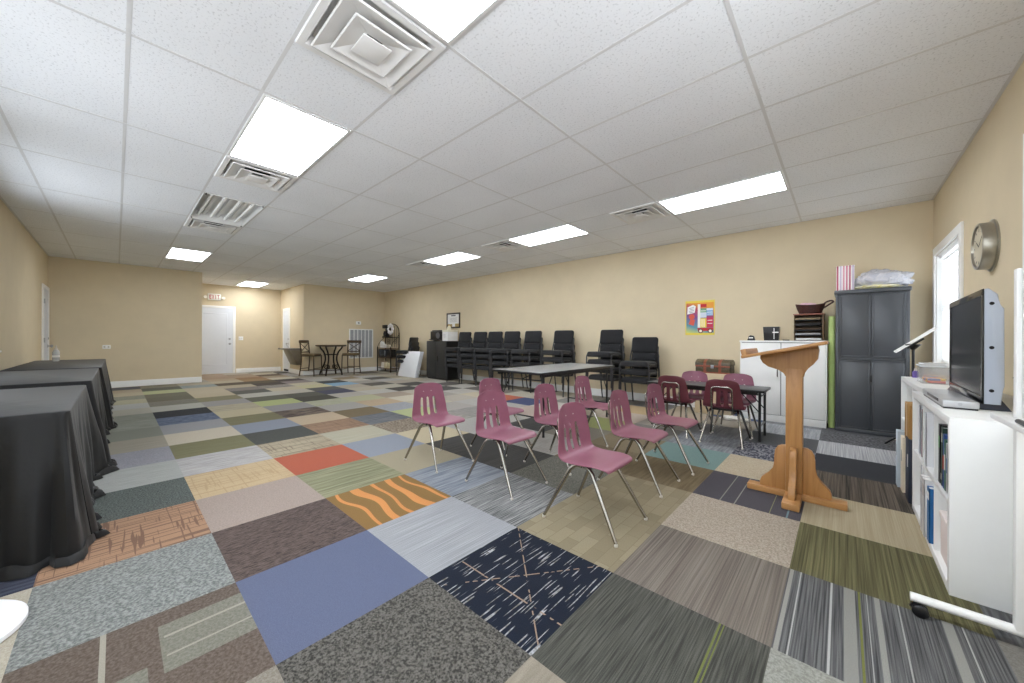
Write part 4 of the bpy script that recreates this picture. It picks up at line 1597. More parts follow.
mb.build('sheet', poster_mat(), r)
Y0 = -0.0050
def pp(name, rects, col, y=Y0):
    mb = MB()
    for a, b, c, d in rects:
        flat(mb, a, b, c, d, y)
    return mb.build(name, solid(name + '_ink', col), r)
pp('border', [(-0.218, 0.218, 0.245, 0.28), (-0.218, -0.205, -0.28, 0.28), (0.205, 0.218, -0.28, 0.28), (-0.218, 0.218, -0.28, -0.245)], (238, 214, 80))
pp('chart', [(-0.03, 0.01, -0.16, 0.22)], (240, 238, 232))
pp('red_panel', [(0.01, 0.10, 0.17, 0.22)], (204, 40, 44))
pp('green_panel', [(0.01, 0.10, 0.085, 0.15)], (110, 170, 130))
pp('blue_panel', [(0.10, 0.195, 0.03, 0.115)], (120, 170, 216))
pp('pale_panel', [(0.01, 0.10, 0.0, 0.085), (0.10, 0.195, 0.115, 0.15)], (214, 222, 234))
pp('yellow_panel', [(0.01, 0.10, -0.16, -0.01)], (240, 214, 92))
pp('crimson_panel', [(0.10, 0.195, -0.16, 0.0)], (206, 50, 86))
for q_ in [(0.015, 0.09, 0.105, 0.115), (0.11, 0.19, 0.05, 0.058), (0.11, 0.19, 0.08, 0.09), (0.115, 0.185, -0.05, -0.04), (0.115, 0.185, -0.10, -0.09), (0.03, 0.04, -0.15, -0.02), (0.06, 0.07, -0.15, -0.02)]:
    mb = MB(); flat(mb, *q_, Y0 - 0.0007); mb.build('printed_stripe', bpy.data.materials.get('stripe_ink') or solid('stripe_ink', (244, 242, 238)), r)
mb = MB(); mb.prism([(-0.19, 0.06), (-0.075, 0.085), (-0.06, 0.19), (-0.10, 0.215), (-0.185, 0.18)], Y0 - 0.0012, Y0, 'XZ'); mb.build('speech_bubble', solid('bubble_ink', (246, 244, 242)), r)
mb = MB()
for q in range(4):
    mb.box((-0.125, Y0 - 0.0014, 0.165 - q * 0.024), (0.075 - 0.012 * (q % 2), 0.0006, 0.006), rot=(0, -0.2, 0))
mb.build('bubble_lettering', solid('lettering_ink', (70, 70, 110)), r)
mb = MB(); mb.prism([(-0.025, -0.215), (0.19, -0.215), (0.20, -0.165), (-0.035, -0.165)], Y0 - 0.0012, Y0, 'XZ'); mb.build('wagon', solid('wagon_ink', (200, 44, 48)), r)
mb = MB()
Mx = Matrix.Rotation(PI / 2, 4, 'X')
for x in (0.015, 0.155):
    mb.lathe([(0, 0), (0.036, 0), (0.036, 0.0008), (0, 0.0008)], (x, Y0 - 0.0012, -0.215), 20, Mx)
mb.build('wagon_wheel', solid('wheel_ink', (90, 40, 44)), r)
mb = MB()
for x in (0.015, 0.155):
    mb.lathe([(0, 0), (0.022, 0), (0.022, 0.0008), (0, 0.0008)], (x, Y0 - 0.0022, -0.215), 20, Mx)
mb.build('wheel_centre', solid('wheelc_ink', (244, 236, 220)), r)
mb = MB(); mb.lathe([(0, 0), (0.045, 0), (0.04, 0.0008), (0, 0.0008)], (-0.12, Y0, 0.02), 14, Mx)
mb.prism([(-0.17, -0.10), (-0.09, -0.13), (-0.07, -0.03), (-0.14, -0.02)], Y0 - 0.0012, Y0, 'XZ')
mb.build('shapes', solid('shape_ink', (214, 90, 70)), r)

M_frame_d = mat('dark_frame', (58, 46, 36), 0.4)
r = thing('picture_frame', 'dark framed certificate on the back wall above the black storage cabinet', 'picture', (-8.07, WY1, 1.625))
mb = MB()
for s in (-1, 1):
    mb.bb(s * 0.255, s * 0.295, -0.025, 0, -0.215, 0.215, 0.004)
    mb.bb(-0.295, 0.295, -0.025, 0, s * 0.175, s * 0.215, 0.004)
mb.build('frame', M_frame_d, r)
mb = MB(); mb.bb(-0.257, 0.257, -0.010, -0.004, -0.177, 0.177); mb.build('sheet', M_paper, r)
mb = MB()
mb.bb(-0.10, 0.10, -0.0112, -0.0098, 0.12, 0.155)
for q in range(5):
    mb.bb(-0.16 + 0.02 * (q % 2), 0.16 - 0.02 * (q % 2), -0.0112, -0.0098, 0.07 - q * 0.028, 0.076 - q * 0.028)
mb.build('lettering', solid('grey_ink', (120, 120, 124)), r)
mb = MB(); mb.bb(-0.255, -0.05, -0.0116, -0.0098, -0.175, -0.10); mb.bb(0.08, 0.255, -0.0116, -0.0098, -0.175, -0.09); mb.build('picture_band', solid('tan_ink', (180, 156, 100)), r)
# ------------------------------------------------------------------ black storage cabinet and what stands on it
r = thing('storage_cupboard', 'black two-door metal storage cabinet with a printer on top', 'cabinet', (-8.20, 6.14, 0))
mb = MB(); mb.bb(-0.455, 0.455, -0.22, 0.22, 0.03, 1.05, 0.004); mb.build('body', M_black, r)
mb = MB(); mb.bb(-0.44, 0.44, -0.20, 0.21, 0.0, 0.03); mb.build('plinth', M_blackplastic, r)
M_cabdoor = mat('black_enamel', (44, 45, 46), 0.35, var=0.04)
for s in (-1, 1):
    mb = MB(); mb.bb(s * 0.003, s * 0.448, -0.236, -0.221, 0.05, 1.035, 0.003); dr = mb.build('door', M_cabdoor, r)
    if s > 0:
        mb = MB(); mb.bb(0.03, 0.085, -0.247, -0.235, 0.50, 0.64, 0.004); mb.build('handle', M_blackplastic, dr)
r = thing('printer', 'black desktop printer on the black storage cabinet', 'printer', (-8.28, 6.12, 1.05))
mb = MB()
mb.bb(-0.26, 0.26, -0.17, 0.17, 0.012, 0.27, 0.015)
mb.bb(-0.22, 0.22, -0.14, 0.16, 0.27, 0.30, 0.008)
for s in (-1, 1):
    mb.bb(s * 0.2 - 0.02, s * 0.2 + 0.02, -0.12, 0.12, 0, 0.014)
mb.build('body', M_blackplastic, r)
mb = MB(); mb.bb(-0.17, 0.17, -0.28, -0.16, 0.03, 0.05, 0.004); mb.build('paper_tray', M_blackplastic, r)
mb = MB(); mb.lathe([(0, 0), (0.085, 0), (0.085, 0.012), (0.06, 0.014), (0.06, 0.006), (0, 0.006)], (0.1, -0.17, 0.15), 20, Matrix.Rotation(PI / 2, 4, 'X')); mb.build('dial_ring', mat('grey_ring', (104, 104, 108), 0.4), r)
mb = MB(); mb.bb(-0.2, 0.2, -0.174, -0.168, 0.02, 0.035, 0.001); mb.build('trim_line', M_steel, r)
r = thing('paper_carton', 'white carton of papers at the right end of the black storage cabinet', 'box', (-7.885, 6.12, 1.05))
mb = MB(); mb.bb(-0.115, 0.125, -0.16, 0.18, 0.0, 0.28, 0.004); mb.build('carton', M_paper, r)
mb = MB(); mb.bb(-0.12, 0.13, -0.165, 0.185, 0.25, 0.30, 0.003); mb.build('lid', mat('cream_card', (232, 228, 206), 0.7), r)
mb = MB()
for q in range(3):
    mb.bb(-0.07, 0.03, -0.1612, -0.159, 0.10 + q * 0.035, 0.112 + q * 0.035)
mb.build('printed_lines', solid('pale_grey_ink', (196, 196, 198)), r)
r = thing('lotion_bottle', 'small pale bottle standing on the white carton', 'bottle', (-7.86, 6.08, 1.35))
mb = MB(); mb.lathe([(0, 0), (0.05, 0), (0.052, 0.01), (0.05, 0.08), (0.022, 0.10), (0.022, 0.12), (0, 0.12)], seg=16); mb.build('body', mat('cream_plastic', (240, 232, 206), 0.4), r)
mb = MB(); mb.lathe([(0, 0.118), (0.026, 0.118), (0.026, 0.15), (0, 0.152)], seg=14); mb.build('cap', mat('gold_cap', (206, 166, 84), 0.4), r)

# ------------------------------------------------------------------ folded white tables leaning
M_grey_leg = mat('grey_enamel', (150, 152, 156), 0.4, 0.3)
def leaning(x, y0, lean, label, wdt=0.92, hgt=0.76):
    r = thing('folded_table', label, 'table', (x, y0, 0), 0.0, 'folded tables leaning together')
    Mt = Matrix.Rotation(-lean, 4, 'X')
    mb = MB(); mb.bb(-wdt / 2, wdt / 2, 0.0, 0.03, 0.0, hgt, 0.006); mb.xf(Mt); mb.build('tabletop', mat('white_resin', (226, 228, 232), 0.35, var=0.015), r)
    mb = MB()
    for s in (-1, 1):
        mb.tube([(s * wdt * 0.40, 0.048, 0.06), (s * wdt * 0.40, 0.048, hgt - 0.06)], 0.012, 8)
        mb.tube([(s * wdt * 0.40, 0.048, hgt - 0.06), (s * wdt * 0.12, 0.048, hgt * 0.5)], 0.010, 8)
    mb.tube([(-wdt * 0.40, 0.048, hgt - 0.06), (wdt * 0.40, 0.048, hgt - 0.06)], 0.012, 8)
    mb.xf(Mt); mb.build('folded_legs', M_grey_leg, r)
    return r
leaning(-9.38, 5.70, math.radians(14), 'folded white table leaning in front, its clean top facing the room')
leaning(-9.40, 5.757, math.radians(14), 'middle of the three folded white tables leaning together, grey legs at its edge')
leaning(-9.42, 5.814, math.radians(14), 'rearmost of the three folded white tables leaning together, mostly hidden')

# ------------------------------------------------------------------ baker's rack in the far corner
M_iron = mat('wrought_iron', (46, 36, 28), 0.45, 0.4, var=0.08)
M_shelfwood = woodmat('rack_shelf_wood', (104, 76, 50), (84, 58, 38))
r = thing('bakers_rack', 'dark wrought-iron shelf rack with arched top in the far corner', 'shelf', (-11.33, 6.20, 0))
Wr, Dr = 0.44, 0.15
for sx in (-1, 1):
    for sy in (-1, 1):
        mb = MB()
        top = 1.30 if sy > 0 else 0.83
        mb.cyl((sx * Wr, sy * Dr, 0), (sx * Wr, sy * Dr, top), 0.019, 8)
        mb.build('post', M_iron, r)
mb = MB()
mb.tube([(-Wr, Dr, 1.28), (-Wr * 0.9, Dr, 1.46), (-Wr * 0.45, Dr, 1.58), (0, Dr, 1.61), (Wr * 0.45, Dr, 1.58), (Wr * 0.9, Dr, 1.46), (Wr, Dr, 1.28)], 0.012, 8, smooth=4)
for x in (-0.3, -0.15, 0.0, 0.15, 0.3):
    mb.cyl((x, Dr, 0.82), (x, Dr, 1.60 - abs(x) * 0.35), 0.006, 6)
for s in (-1, 1):
    mb.tube([(s * Wr, -Dr, 0.83), (s * Wr, -Dr * 0.5, 0.98), (s * Wr, Dr * 0.4, 1.12), (s * Wr, Dr, 1.26)], 0.008, 8, smooth=4)
    pts = []
    for k in range(20):
        a = k * 0.5
        rad = 0.09 * (1 - k / 24)
        pts.append((s * 0.22 + s * rad * math.cos(a), Dr - 0.004, 1.0 + rad * math.sin(a)))
    mb.tube(pts, 0.006, 6)
mb.build('arched_back', M_iron, r)
for z in (0.10, 0.46, 0.78):
    mb = MB()
    mb.bb(-Wr, Wr, -Dr, Dr, z, z + 0.022, 0.004)
    mb.build('shelf', M_shelfwood, r)
mb = MB(); mb.bb(-Wr, Wr, 0.01, Dr, 1.14, 1.16, 0.003); mb.build('upper_shelf', M_iron, r)
# items standing on it
for q, (x, h, rad, c, lab) in enumerate([(-0.33, 0.24, 0.05, (236, 234, 230), 'tall white canister at the left of the rack worktop'),
                                        (-0.20, 0.22, 0.045, (240, 238, 234), 'second white canister on the rack worktop'),
                                        (-0.08, 0.13, 0.05, (232, 230, 226), 'short white jar in the middle of the rack worktop'),
                                        (0.14, 0.11, 0.07, (206, 198, 182), 'wide pale bowl-shaped jar on the right of the rack worktop')]):
    t_ = thing('canister', lab, 'jar', (-11.33 + x, 6.14, 0.802))
    mb = MB(); mb.lathe([(0, 0), (rad * 0.9, 0), (rad, 0.01), (rad, h * 0.75), (rad * 0.6, h * 0.85), (0, h * 0.85)], seg=16); mb.build('body', mat('ceramic', c, 0.3), t_)
    mb = MB(); mb.lathe([(0, h * 0.84), (rad * 0.65, h * 0.84), (rad * 0.6, h * 0.93), (rad * 0.2, h * 0.95), (rad * 0.15, h), (0, h)], seg=14); mb.build('lid', mat('ceramic_lid', c, 0.3), t_)
t_ = thing('microwave', 'black microwave on the middle shelf of the iron rack', 'microwave', (-11.38, 6.18, 0.482))
mb = MB(); mb.bb(-0.33, 0.36, -0.13, 0.13, 0.01, 0.27, 0.006); mb.build('body', M_blackplastic, t_)
mb = MB(); mb.bb(-0.31, 0.19, -0.136, -0.129, 0.03, 0.25, 0.003); mb.build('door', mat('microwave_glass', (30, 34, 40), 0.1), t_)
mb = MB(); mb.bb(0.12, 0.15, -0.16, -0.134, 0.05, 0.23, 0.004); mb.build('handle', M_steel, t_)
for q, (x, c, lab) in enumerate([(-0.26, (226, 214, 196), 'leftmost pale jar on the bottom shelf of the iron rack'), (-0.06, (220, 206, 170), 'middle tan jar on the bottom shelf of the iron rack'), (0.14, (214, 200, 160), 'right tan jar on the bottom shelf of the iron rack')]):
    t_ = thing('jar', lab, 'jar', (-11.33 + x, 6.16, 0.122))
    mb = MB(); mb.lathe([(0, 0), (0.06, 0), (0.066, 0.02), (0.064, 0.16), (0.045, 0.19), (0, 0.19)], seg=16); mb.build('body', mat('jar_glaze', c, 0.35), t_)
    mb = MB(); mb.lathe([(0, 0.188), (0.05, 0.188), (0.05, 0.225), (0, 0.23)], seg=14); mb.build('lid', mat('jar_lid', (170, 150, 120), 0.5), t_)
t_ = thing('coffee_maker', 'dark coffee maker on the upper shelf of the iron rack', 'coffee maker', (-11.58, 6.26, 1.16))
mb = MB()
mb.bb(-0.1, 0.1, -0.09, 0.08, 0.0, 0.04, 0.006); mb.bb(-0.1, 0.1, 0.02, 0.08, 0.04, 0.40, 0.008); mb.bb(-0.1, 0.1, -0.09, 0.08, 0.30, 0.42, 0.012)
mb.build('body', M_blackplastic, t_)
mb = MB(); mb.lathe([(0, 0.04), (0.055, 0.04), (0.065, 0.12), (0.045, 0.19), (0.05, 0.21), (0, 0.21)], (0, -0.035, 0), 16); mb.build('carafe', mat('smoked_glass', (40, 38, 38), 0.1), t_)
t_ = thing('wall_ornament', 'round ornament of white petals on the top of the iron rack', 'ornament', (-11.18, 6.22, 1.16))
mb = MB(); mb.cyl((0, 0, 0), (0, 0, 0.14), 0.008, 8); mb.lathe([(0, 0), (0.06, 0), (0.05, 0.012), (0, 0.015)], seg=14); mb.build('stand', M_iron, t_)
for k in range(8):
    a = k * PI / 4
    mb = MB(); mb.ball((0, 0, 0), 0.062, 10, 0.6)
    mb.xf(Matrix.Translation((0.135 * math.cos(a), -0.02, 0.27 + 0.135 * math.sin(a))) @ Matrix.Rotation(PI / 2, 4, 'X'))
    mb.build('petal', mat('petal_white', (238, 234, 236), 0.5) if k == 0 else bpy.data.materials['petal_white'], t_)
mb = MB(); mb.ball((0, -0.02, 0.27), 0.05, 10); mb.build('flower_centre', M_iron, t_)

# ------------------------------------------------------------------ counter table and two stools
M_stoolwood = mat('bronze_wood', (78, 62, 44), 0.4, 0.2, var=0.08)
M_cushion = mat('tan_cushion', (122, 104, 74), 0.8, var=0.06)
def stool(label, loc, rz):
    r = thing('counter_stool', label, 'stool', loc, rz, 'counter stools at the tall table')
    for sx in (-1, 1):
        for sy in (-1, 1):
            mb = MB()
            if sy > 0:
                mb.tube([(sx * 0.20, 0.24, 0), (sx * 0.19, 0.19, 0.35), (sx * 0.19, 0.185, 0.62), (sx * 0.20, 0.23, 1.04)], 0.016, 8, smooth=4)
            else:
                mb.tube([(sx * 0.195, -0.21, 0), (sx * 0.185, -0.19, 0.60)], 0.016, 8)
            mb.build('leg', M_stoolwood, r)
    mb = MB()
    for y in (-0.20, 0.20):
        mb.cyl((-0.19, y, 0.22), (0.19, y, 0.22), 0.010, 8)
    for x in (-0.19, 0.19):
        mb.cyl((x, -0.2, 0.16), (x, 0.2, 0.16), 0.010, 8)
    mb.build('stretcher', M_stoolwood, r)
    mb = MB(); mb.bb(-0.20, 0.20, -0.205, 0.20, 0.575, 0.605, 0.006); mb.build('seat_frame', M_stoolwood, r)
    rounded_pad(0.40, 0.39, 0.05, 0.05).xf(Matrix.Translation((0, -0.01, 0.605))).build('seat', M_cushion, r)
    mb = MB()
    mb.box((0, 0.228, 1.01), (0.46, 0.03, 0.085), 0.01, rot=(math.radians(-6), 0, 0))
    mb.box((0, 0.197, 0.70), (0.38, 0.022, 0.03), 0.006)
    mb.build('top_rail', M_stoolwood, r)
    mb = MB()
    mb.tube([(-0.19, 0.197, 0.71), (0.0, 0.208, 0.84), (0.19, 0.222, 0.97)], 0.010, 8, smooth=3)
    mb.tube([(0.19, 0.197, 0.71), (0.0, 0.215, 0.84), (-0.19, 0.222, 0.97)], 0.010, 8, smooth=3)
    mb.build('cross_brace', M_stoolwood, r)
    return r
stool('tan cushioned counter stool with X back, left of the tall table', (-11.66, 3.92, 0), math.radians(128))
stool('tan cushioned counter stool with X back, right of the tall table by the wall grille', (-11.40, 4.98, 0), math.radians(42))
r = thing('counter_table', 'tall table with scrolled iron base between the two counter stools', 'table', (-11.45, 4.40, 0))
mb = MB()
mb.lathe([(0, 0.88), (0.40, 0.88), (0.42, 0.89), (0.42, 0.915), (0.41, 0.92), (0, 0.92)], seg=32)
mb.build('tabletop', mat('stone_tabletop', (168, 142, 96), 0.35, var=0.15, scale=18.0), r)
mb = MB(); mb.lathe([(0, 0.865), (0.40, 0.865), (0.425, 0.88), (0.425, 0.912), (0.42, 0.912), (0.42, 0.885), (0, 0.885)], seg=32); mb.build('rim', M_iron, r)
for k in range(4):
    a = k * PI / 2 + PI / 4
    mb = MB()
    pts = [(0.34, 0.875), (0.30, 0.80), (0.22, 0.70), (0.17, 0.55), (0.18, 0.40), (0.24, 0.25), (0.31, 0.10), (0.33, 0.0)]
    mb.tube([(p * math.cos(a), p * math.sin(a), z) for p, z in pts], 0.024, 8, smooth=4)
    sp = []
    for q in range(16):
        b = q * 0.55
        rad = 0.075 * (1 - q / 20)
        p, z = 0.16 + rad * math.cos(b), 0.24 + rad * math.sin(b)
        sp.append((p * math.cos(a), p * math.sin(a), z))
    mb.tube(sp, 0.014, 6)
    mb.build('scroll_leg', M_iron, r)
mb = MB(); mb.tube([(0.2 * math.cos(k * PI / 12), 0.2 * math.sin(k * PI / 12), 0.62) for k in range(24)], 0.010, 6, closed=True)
mb.tube([(0.28 * math.cos(k * PI / 12), 0.28 * math.sin(k * PI / 12), 0.16) for k in range(24)], 0.010, 6, closed=True); mb.build('ring_brace', M_iron, r)

# ------------------------------------------------------------------ wall fittings at the far end
r = thing('drinking_fountain', 'grey wall-hung drinking fountain beside the narrow white door', 'fountain', (-12.62, SY - 0.002, 0))
mb = MB(); mb.bb(-0.50, 0.55, -0.36, 0.0, 0.755, 0.80, 0.010); mb.build('basin', mat('basin_steel', (120, 116, 108), 0.3, 0.6), r)
M_fsteel = mat('fountain_steel', (128, 118, 100), 0.35, 0.5, var=0.08)
mb = MB(); mb.prism([(0.0, 0.30), (-0.13, 0.30), (-0.32, 0.755), (0.0, 0.755)], -0.12, 0.52, 'YZ', 0.008); mb.build('body', M_fsteel, r)
mb = MB(); mb.tube([(-0.35, -0.12, 0.80), (-0.35, -0.12, 0.86), (-0.33, -0.17, 0.88)], 0.010, 8); mb.build('spout', M_steel, r)

r = thing('return_grille', 'large white return-air grille on the far wall behind the right counter stool', 'grille', (BX, 5.565, 0.94), PI / 2)
mb = MB()
for s in (-1, 1):
    mb.bb(s * 0.375, s * 0.41, -0.02, 0, -0.49, 0.49, 0.004)
    mb.bb(-0.41, 0.41, -0.02, 0, s * 0.455, s * 0.49, 0.004)
for q in range(1, 6):
    x = -0.375 + 0.75 * q / 6
    mb.bb(x - 0.012, x + 0.012, -0.018, 0, -0.455, 0.455)
mb.build('frame', M_trim, r)
mb = MB(); mb.bb(-0.38, 0.38, -0.003, 0, -0.46, 0.46); mb.build('duct_opening', mat('grille_grey', (150, 153, 157), 0.7), r)
mb = MB()
for q in range(44):
    z = -0.445 + q * 0.0205
    mb.box((0, -0.009, z), (0.75, 0.012, 0.0016), rot=(math.radians(38), 0, 0))
mb.build('louvers', mat('louver_grey', (206, 209, 212), 0.4), r)
r = thing('thermostat', 'small white thermostat on the far wall above the return-air grille', 'thermostat', (BX, 5.46, 1.63), PI / 2)
mb = MB(); mb.bb(-0.085, 0.085, -0.03, 0, -0.055, 0.055, 0.012); mb.build('case', M_trim, r)
mb = MB(); mb.bb(-0.03, 0.03, -0.032, -0.028, -0.02, 0.02, 0.003); mb.build('display', mat('grey_display', (110, 112, 110), 0.3), r)

r = thing('exit_sign', 'white emergency exit sign with two lamp heads above the exit door', 'sign', (EX, 2.02, 2.36), PI / 2)
r.scale = (0.8, 0.8, 0.8)
mb = MB(); mb.bb(-0.20, 0.20, -0.06, 0, -0.125, 0.125, 0.012); mb.build('case', mat('sign_plastic', (246, 242, 232), 0.4), r)
def letters(word, hgt, wid, gap):
    seg = {'E': [(0, 1, 0, .22), (0, .22, 0, 1), (0, 1, .78, 1), (0, .8, .4, .6)], 'X': None, 'I': [(.35, .65, 0, 1)], 'T': [(0, 1, .8, 1), (.38, .62, 0, 1)]}
    mb = MB()
    n = len(word)
    x = -(n * wid + (n - 1) * gap) / 2
    for ch in word:
        if ch == 'X':
            for s in (-1, 1):
                mb.prism([(x + (0 if s > 0 else wid), -hgt / 2), (x + (0 if s > 0 else wid) + s * 0.22 * wid, -hgt / 2), (x + (wid if s > 0 else 0), hgt / 2), (x + (wid if s > 0 else 0) - s * 0.22 * wid, hgt / 2)], -0.0625, -0.0605, 'XZ')
        else:
            for a, b, c, d in seg[ch]:
                mb.bb(x + a * wid, x + b * wid, -0.0625, -0.0605, -hgt / 2 + c * hgt, -hgt / 2 + d * hgt)
        x += wid + gap
    return mb
letters('EXIT', 0.15, 0.062, 0.018).build('lettering', mat('exit_red', (196, 60, 52), 0.4), r)
for s in (-1, 1):
    mb = MB()
    mb.lathe([(0, 0), (0.03, 0), (0.055, 0.05), (0.055, 0.09), (0, 0.085)], (s * 0.27, -0.03, -0.02 if s < 0 else -0.03), 16, Matrix.Rotation(PI / 2, 4, 'X'))
    mb.cyl((s * 0.19, -0.03, -0.025), (s * 0.26, -0.03, -0.025), 0.014, 8)
    mb.build('lamp_head', mat('lamp_head_plastic', (250, 246, 236), 0.35) if s < 0 else bpy.data.materials['lamp_head_plastic'], r)
def plate(name, label, cat, loc, rz, w, h):
    r = thing(name, label, cat, loc, rz)
    mb = MB(); mb.bb(-w / 2, w / 2, -0.007, 0, -h / 2, h / 2, 0.003); mb.build('plate', M_trim, r)
    return r
r = plate('light_switch', 'white double light switch on the exit wall right of the exit door', 'switch', (EX, 2.69, 1.10), PI / 2, 0.12, 0.12)
for s in (-1, 1):
    mb = MB(); mb.bb(s * 0.026 - 0.01, s * 0.026 + 0.01, -0.016, -0.006, -0.02, 0.02, 0.003); mb.build('toggle', M_glide, r)
r = plate('wall_plate', 'small white wall plate on the far left wall above the draped tables', 'outlet', (AX, -0.14, 0.90), PI / 2, 0.12, 0.085)
for s in (-1, 1):
    mb = MB(); mb.bb(s * 0.03 - 0.014, s * 0.03 + 0.014, -0.010, -0.006, -0.022, 0.022, 0.004); mb.build('socket', M_glide, r)
# ------------------------------------------------------------------ draped tables on the left
def cloth_mat():
    k = NT('black_cloth')
    co = k.objco()
    n1 = k.noise(co, 5.0, 4.0, 0.55)
    k.b.inputs['Base Color'].default_value = lin((9, 9, 10))
    k.b.inputs['Roughness'].default_value = 0.55
    k.b.inputs['Specular IOR Level'].default_value = 0.35
    k.b.inputs['Sheen Weight'].default_value = 0.12
    k.bump(n1, 0.25, 0.03)
    return k.m
M_cloth = cloth_mat()

def draped(label, x0, x1, y0, y1, z, seed, puddle=0.05, ends=(1.0, 0.25)):
    """cloth over a table whose top spans x0..x1, y0..y1"""
    r = thing('draped_table', label, 'table', ((x0 + x1) / 2, (y0 + y1) / 2, 0))
    cx, cy = (x0 + x1) / 2, (y0 + y1) / 2
    a, b = (x1 - x0) / 2, (y1 - y0) / 2
    q = random.Random(seed)
    rc = 0.03
    per = []                                # (px, py, nx, ny, cornerweight)
    step = 0.018
    sides = [((-a + rc, -b), (a - rc, -b), (0, -1)), ((a, -b + rc), (a, b - rc), (1, 0)), ((a - rc, b), (-a + rc, b), (0, 1)), ((-a, b - rc), (-a, -b + rc), (-1, 0))]
    corners = [((a - rc, -b + rc), -PI / 2), ((a - rc, b - rc), 0), ((-a + rc, b - rc), PI / 2), ((-a + rc, -b + rc), PI)]
    for (p, e, n), (cc, a0) in zip(sides, corners):
        L = math.hypot(e[0] - p[0], e[1] - p[1])
        m = max(2, int(L / step))
        for k in range(m):
            t_ = k / m
            dcorn = min(t_, 1 - t_) * L
            per.append((p[0] + (e[0] - p[0]) * t_, p[1] + (e[1] - p[1]) * t_, n[0], n[1], math.exp(-(dcorn / 0.12) ** 2)))
        for k in range(9):
            an = a0 + k / 8 * PI / 2
            per.append((cc[0] + rc * math.cos(an), cc[1] + rc * math.sin(an), math.cos(an), math.sin(an), 1.0))
    n = len(per)
    # cumulative length for fold waves
    s = [0.0]
    for k in range(1, n):
        s.append(s[-1] + math.hypot(per[k][0] - per[k - 1][0], per[k][1] - per[k - 1][1]) + (0.012 if per[k][4] > 0.99 else 0))
    ph = [(q.uniform(0, 6.28), q.uniform(0.8, 1.3)) for _ in range(4)]
    rows = [0.0, 0.015, 0.05, 0.12, 0.22, 0.34, 0.46, 0.58, 0.70, 0.80, 0.88, 0.94, 0.98, 1.0]
    mb = MB()
    def wave(k, t_):
        w = s[k]
        return (math.sin(w * 38 * ph[0][1] + ph[0][0]) * 0.42 + math.sin(w * 61 * ph[1][1] + ph[1][0] + t_ * 1.5) * 0.22 + math.sin(w * 13 * ph[2][1] + ph[2][0]) * 0.6)
    def sc_(nx, ny):
        e = ends[0] if nx > 0 else ends[1]
        return e * nx * nx + 0.68 * ny * ny
    def fn(k, j):
        px, py, nx, ny, cw = per[k]
        if j < len(rows):
            t_ = rows[j]
            amp = 0.030 * min(1.0, t_ * 1.6) * (1 + 0.9 * cw)
            out = 0.004 + (0.045 * t_ ** 1.3 + cw * 0.085 * t_ ** 1.1 + amp * (wave(k, t_) + 0.4)) * sc_(nx, ny)
            zz = z * (1 - t_) + 0.012
            if t_ < 0.02:
                zz = z + 0.004 - 0.003 * (t_ / 0.015)
                out = 0.0 + 0.004 * (t_ / 0.015)
            return Vector((px + nx * out, py + ny * out, max(zz, 0.012)))
        # puddled hem on the floor
        jj = j - len(rows) + 1
        d = puddle * (0.55 + 0.45 * wave(k, 1.0)) * (1 + 0.3 * cw)
        base = 0.004 + (0.045 + cw * 0.085 + 0.030 * (1 + 0.9 * cw) * (wave(k, 1.0) + 0.4)) * sc_(nx, ny)
        o2 = base + max(0.006, d * sc_(nx, ny)) * jj / 3
        lift = [0.05, 0.038, 0.003][jj - 1] * (0.6 + 0.4 * abs(wave(k, 0.3)))
        return Vector((px + nx * o2, py + ny * o2, 0.003 + lift))
    NR = len(rows) + 3
    V = mb.grid(fn, n, NR, closed_u=True)
    mb.bm.faces.new([V[k][0] for k in range(n)])
    mb.build('tablecloth', M_cloth, r, sharp=42)
    return r
draped('nearest of the three black-draped tables, its folds spilling onto the carpet', -4.52, -2.96, -0.83, -0.165, 0.715, 3, 0.075, (1.0, 0.12))
draped('middle one of the three black-draped tables along the left wall', -6.50, -4.62, -0.83, -0.14, 0.738, 8, 0.05, (0.15, 0.08))
draped('farthest black-draped table, with a sanitizer bottle on it', -9.10, -6.54, -0.83, -0.12, 0.742, 14, 0.05, (0.08, 1.0))
M_clear = mat('clear_plastic', (232, 236, 238), 0.1, var=0.0, trans=0.55)
r = thing('sanitizer_bottle', 'clear pump bottle of hand sanitizer on the farthest black-draped table', 'bottle', (-8.6, -0.60, 0.747))
mb = MB(); mb.lathe([(0, 0), (0.032, 0), (0.036, 0.01), (0.036, 0.13), (0.026, 0.16), (0.016, 0.175), (0, 0.175)], seg=18); mb.build('body', M_clear, r)
mb = MB()
mb.lathe([(0, 0.172), (0.018, 0.172), (0.018, 0.195), (0.008, 0.2), (0.008, 0.225), (0, 0.225)], seg=14)
mb.tube([(0.012, 0, 0.228), (-0.02, 0, 0.228), (-0.05, 0, 0.220)], 0.007, 8)
mb.build('pump', M_glide, r)
mb = MB(); mb.lathe([(0.0364, 0.06), (0.0368, 0.06), (0.0368, 0.09), (0.0364, 0.09)], seg=18); mb.build('label_band', M_paper, r)

r = thing('round_lid', 'white round plastic lid lying on the carpet in front of the nearest draped table', 'lid', (-2.36, -0.475, 0))
mb = MB(); mb.lathe([(0, 0.0), (0.235, 0.0), (0.245, 0.006), (0.245, 0.022), (0.235, 0.03), (0.19, 0.032), (0.17, 0.026), (0, 0.026)], seg=40); mb.build('disc', mat('white_plastic', (246, 246, 248), 0.4, var=0.01), r)

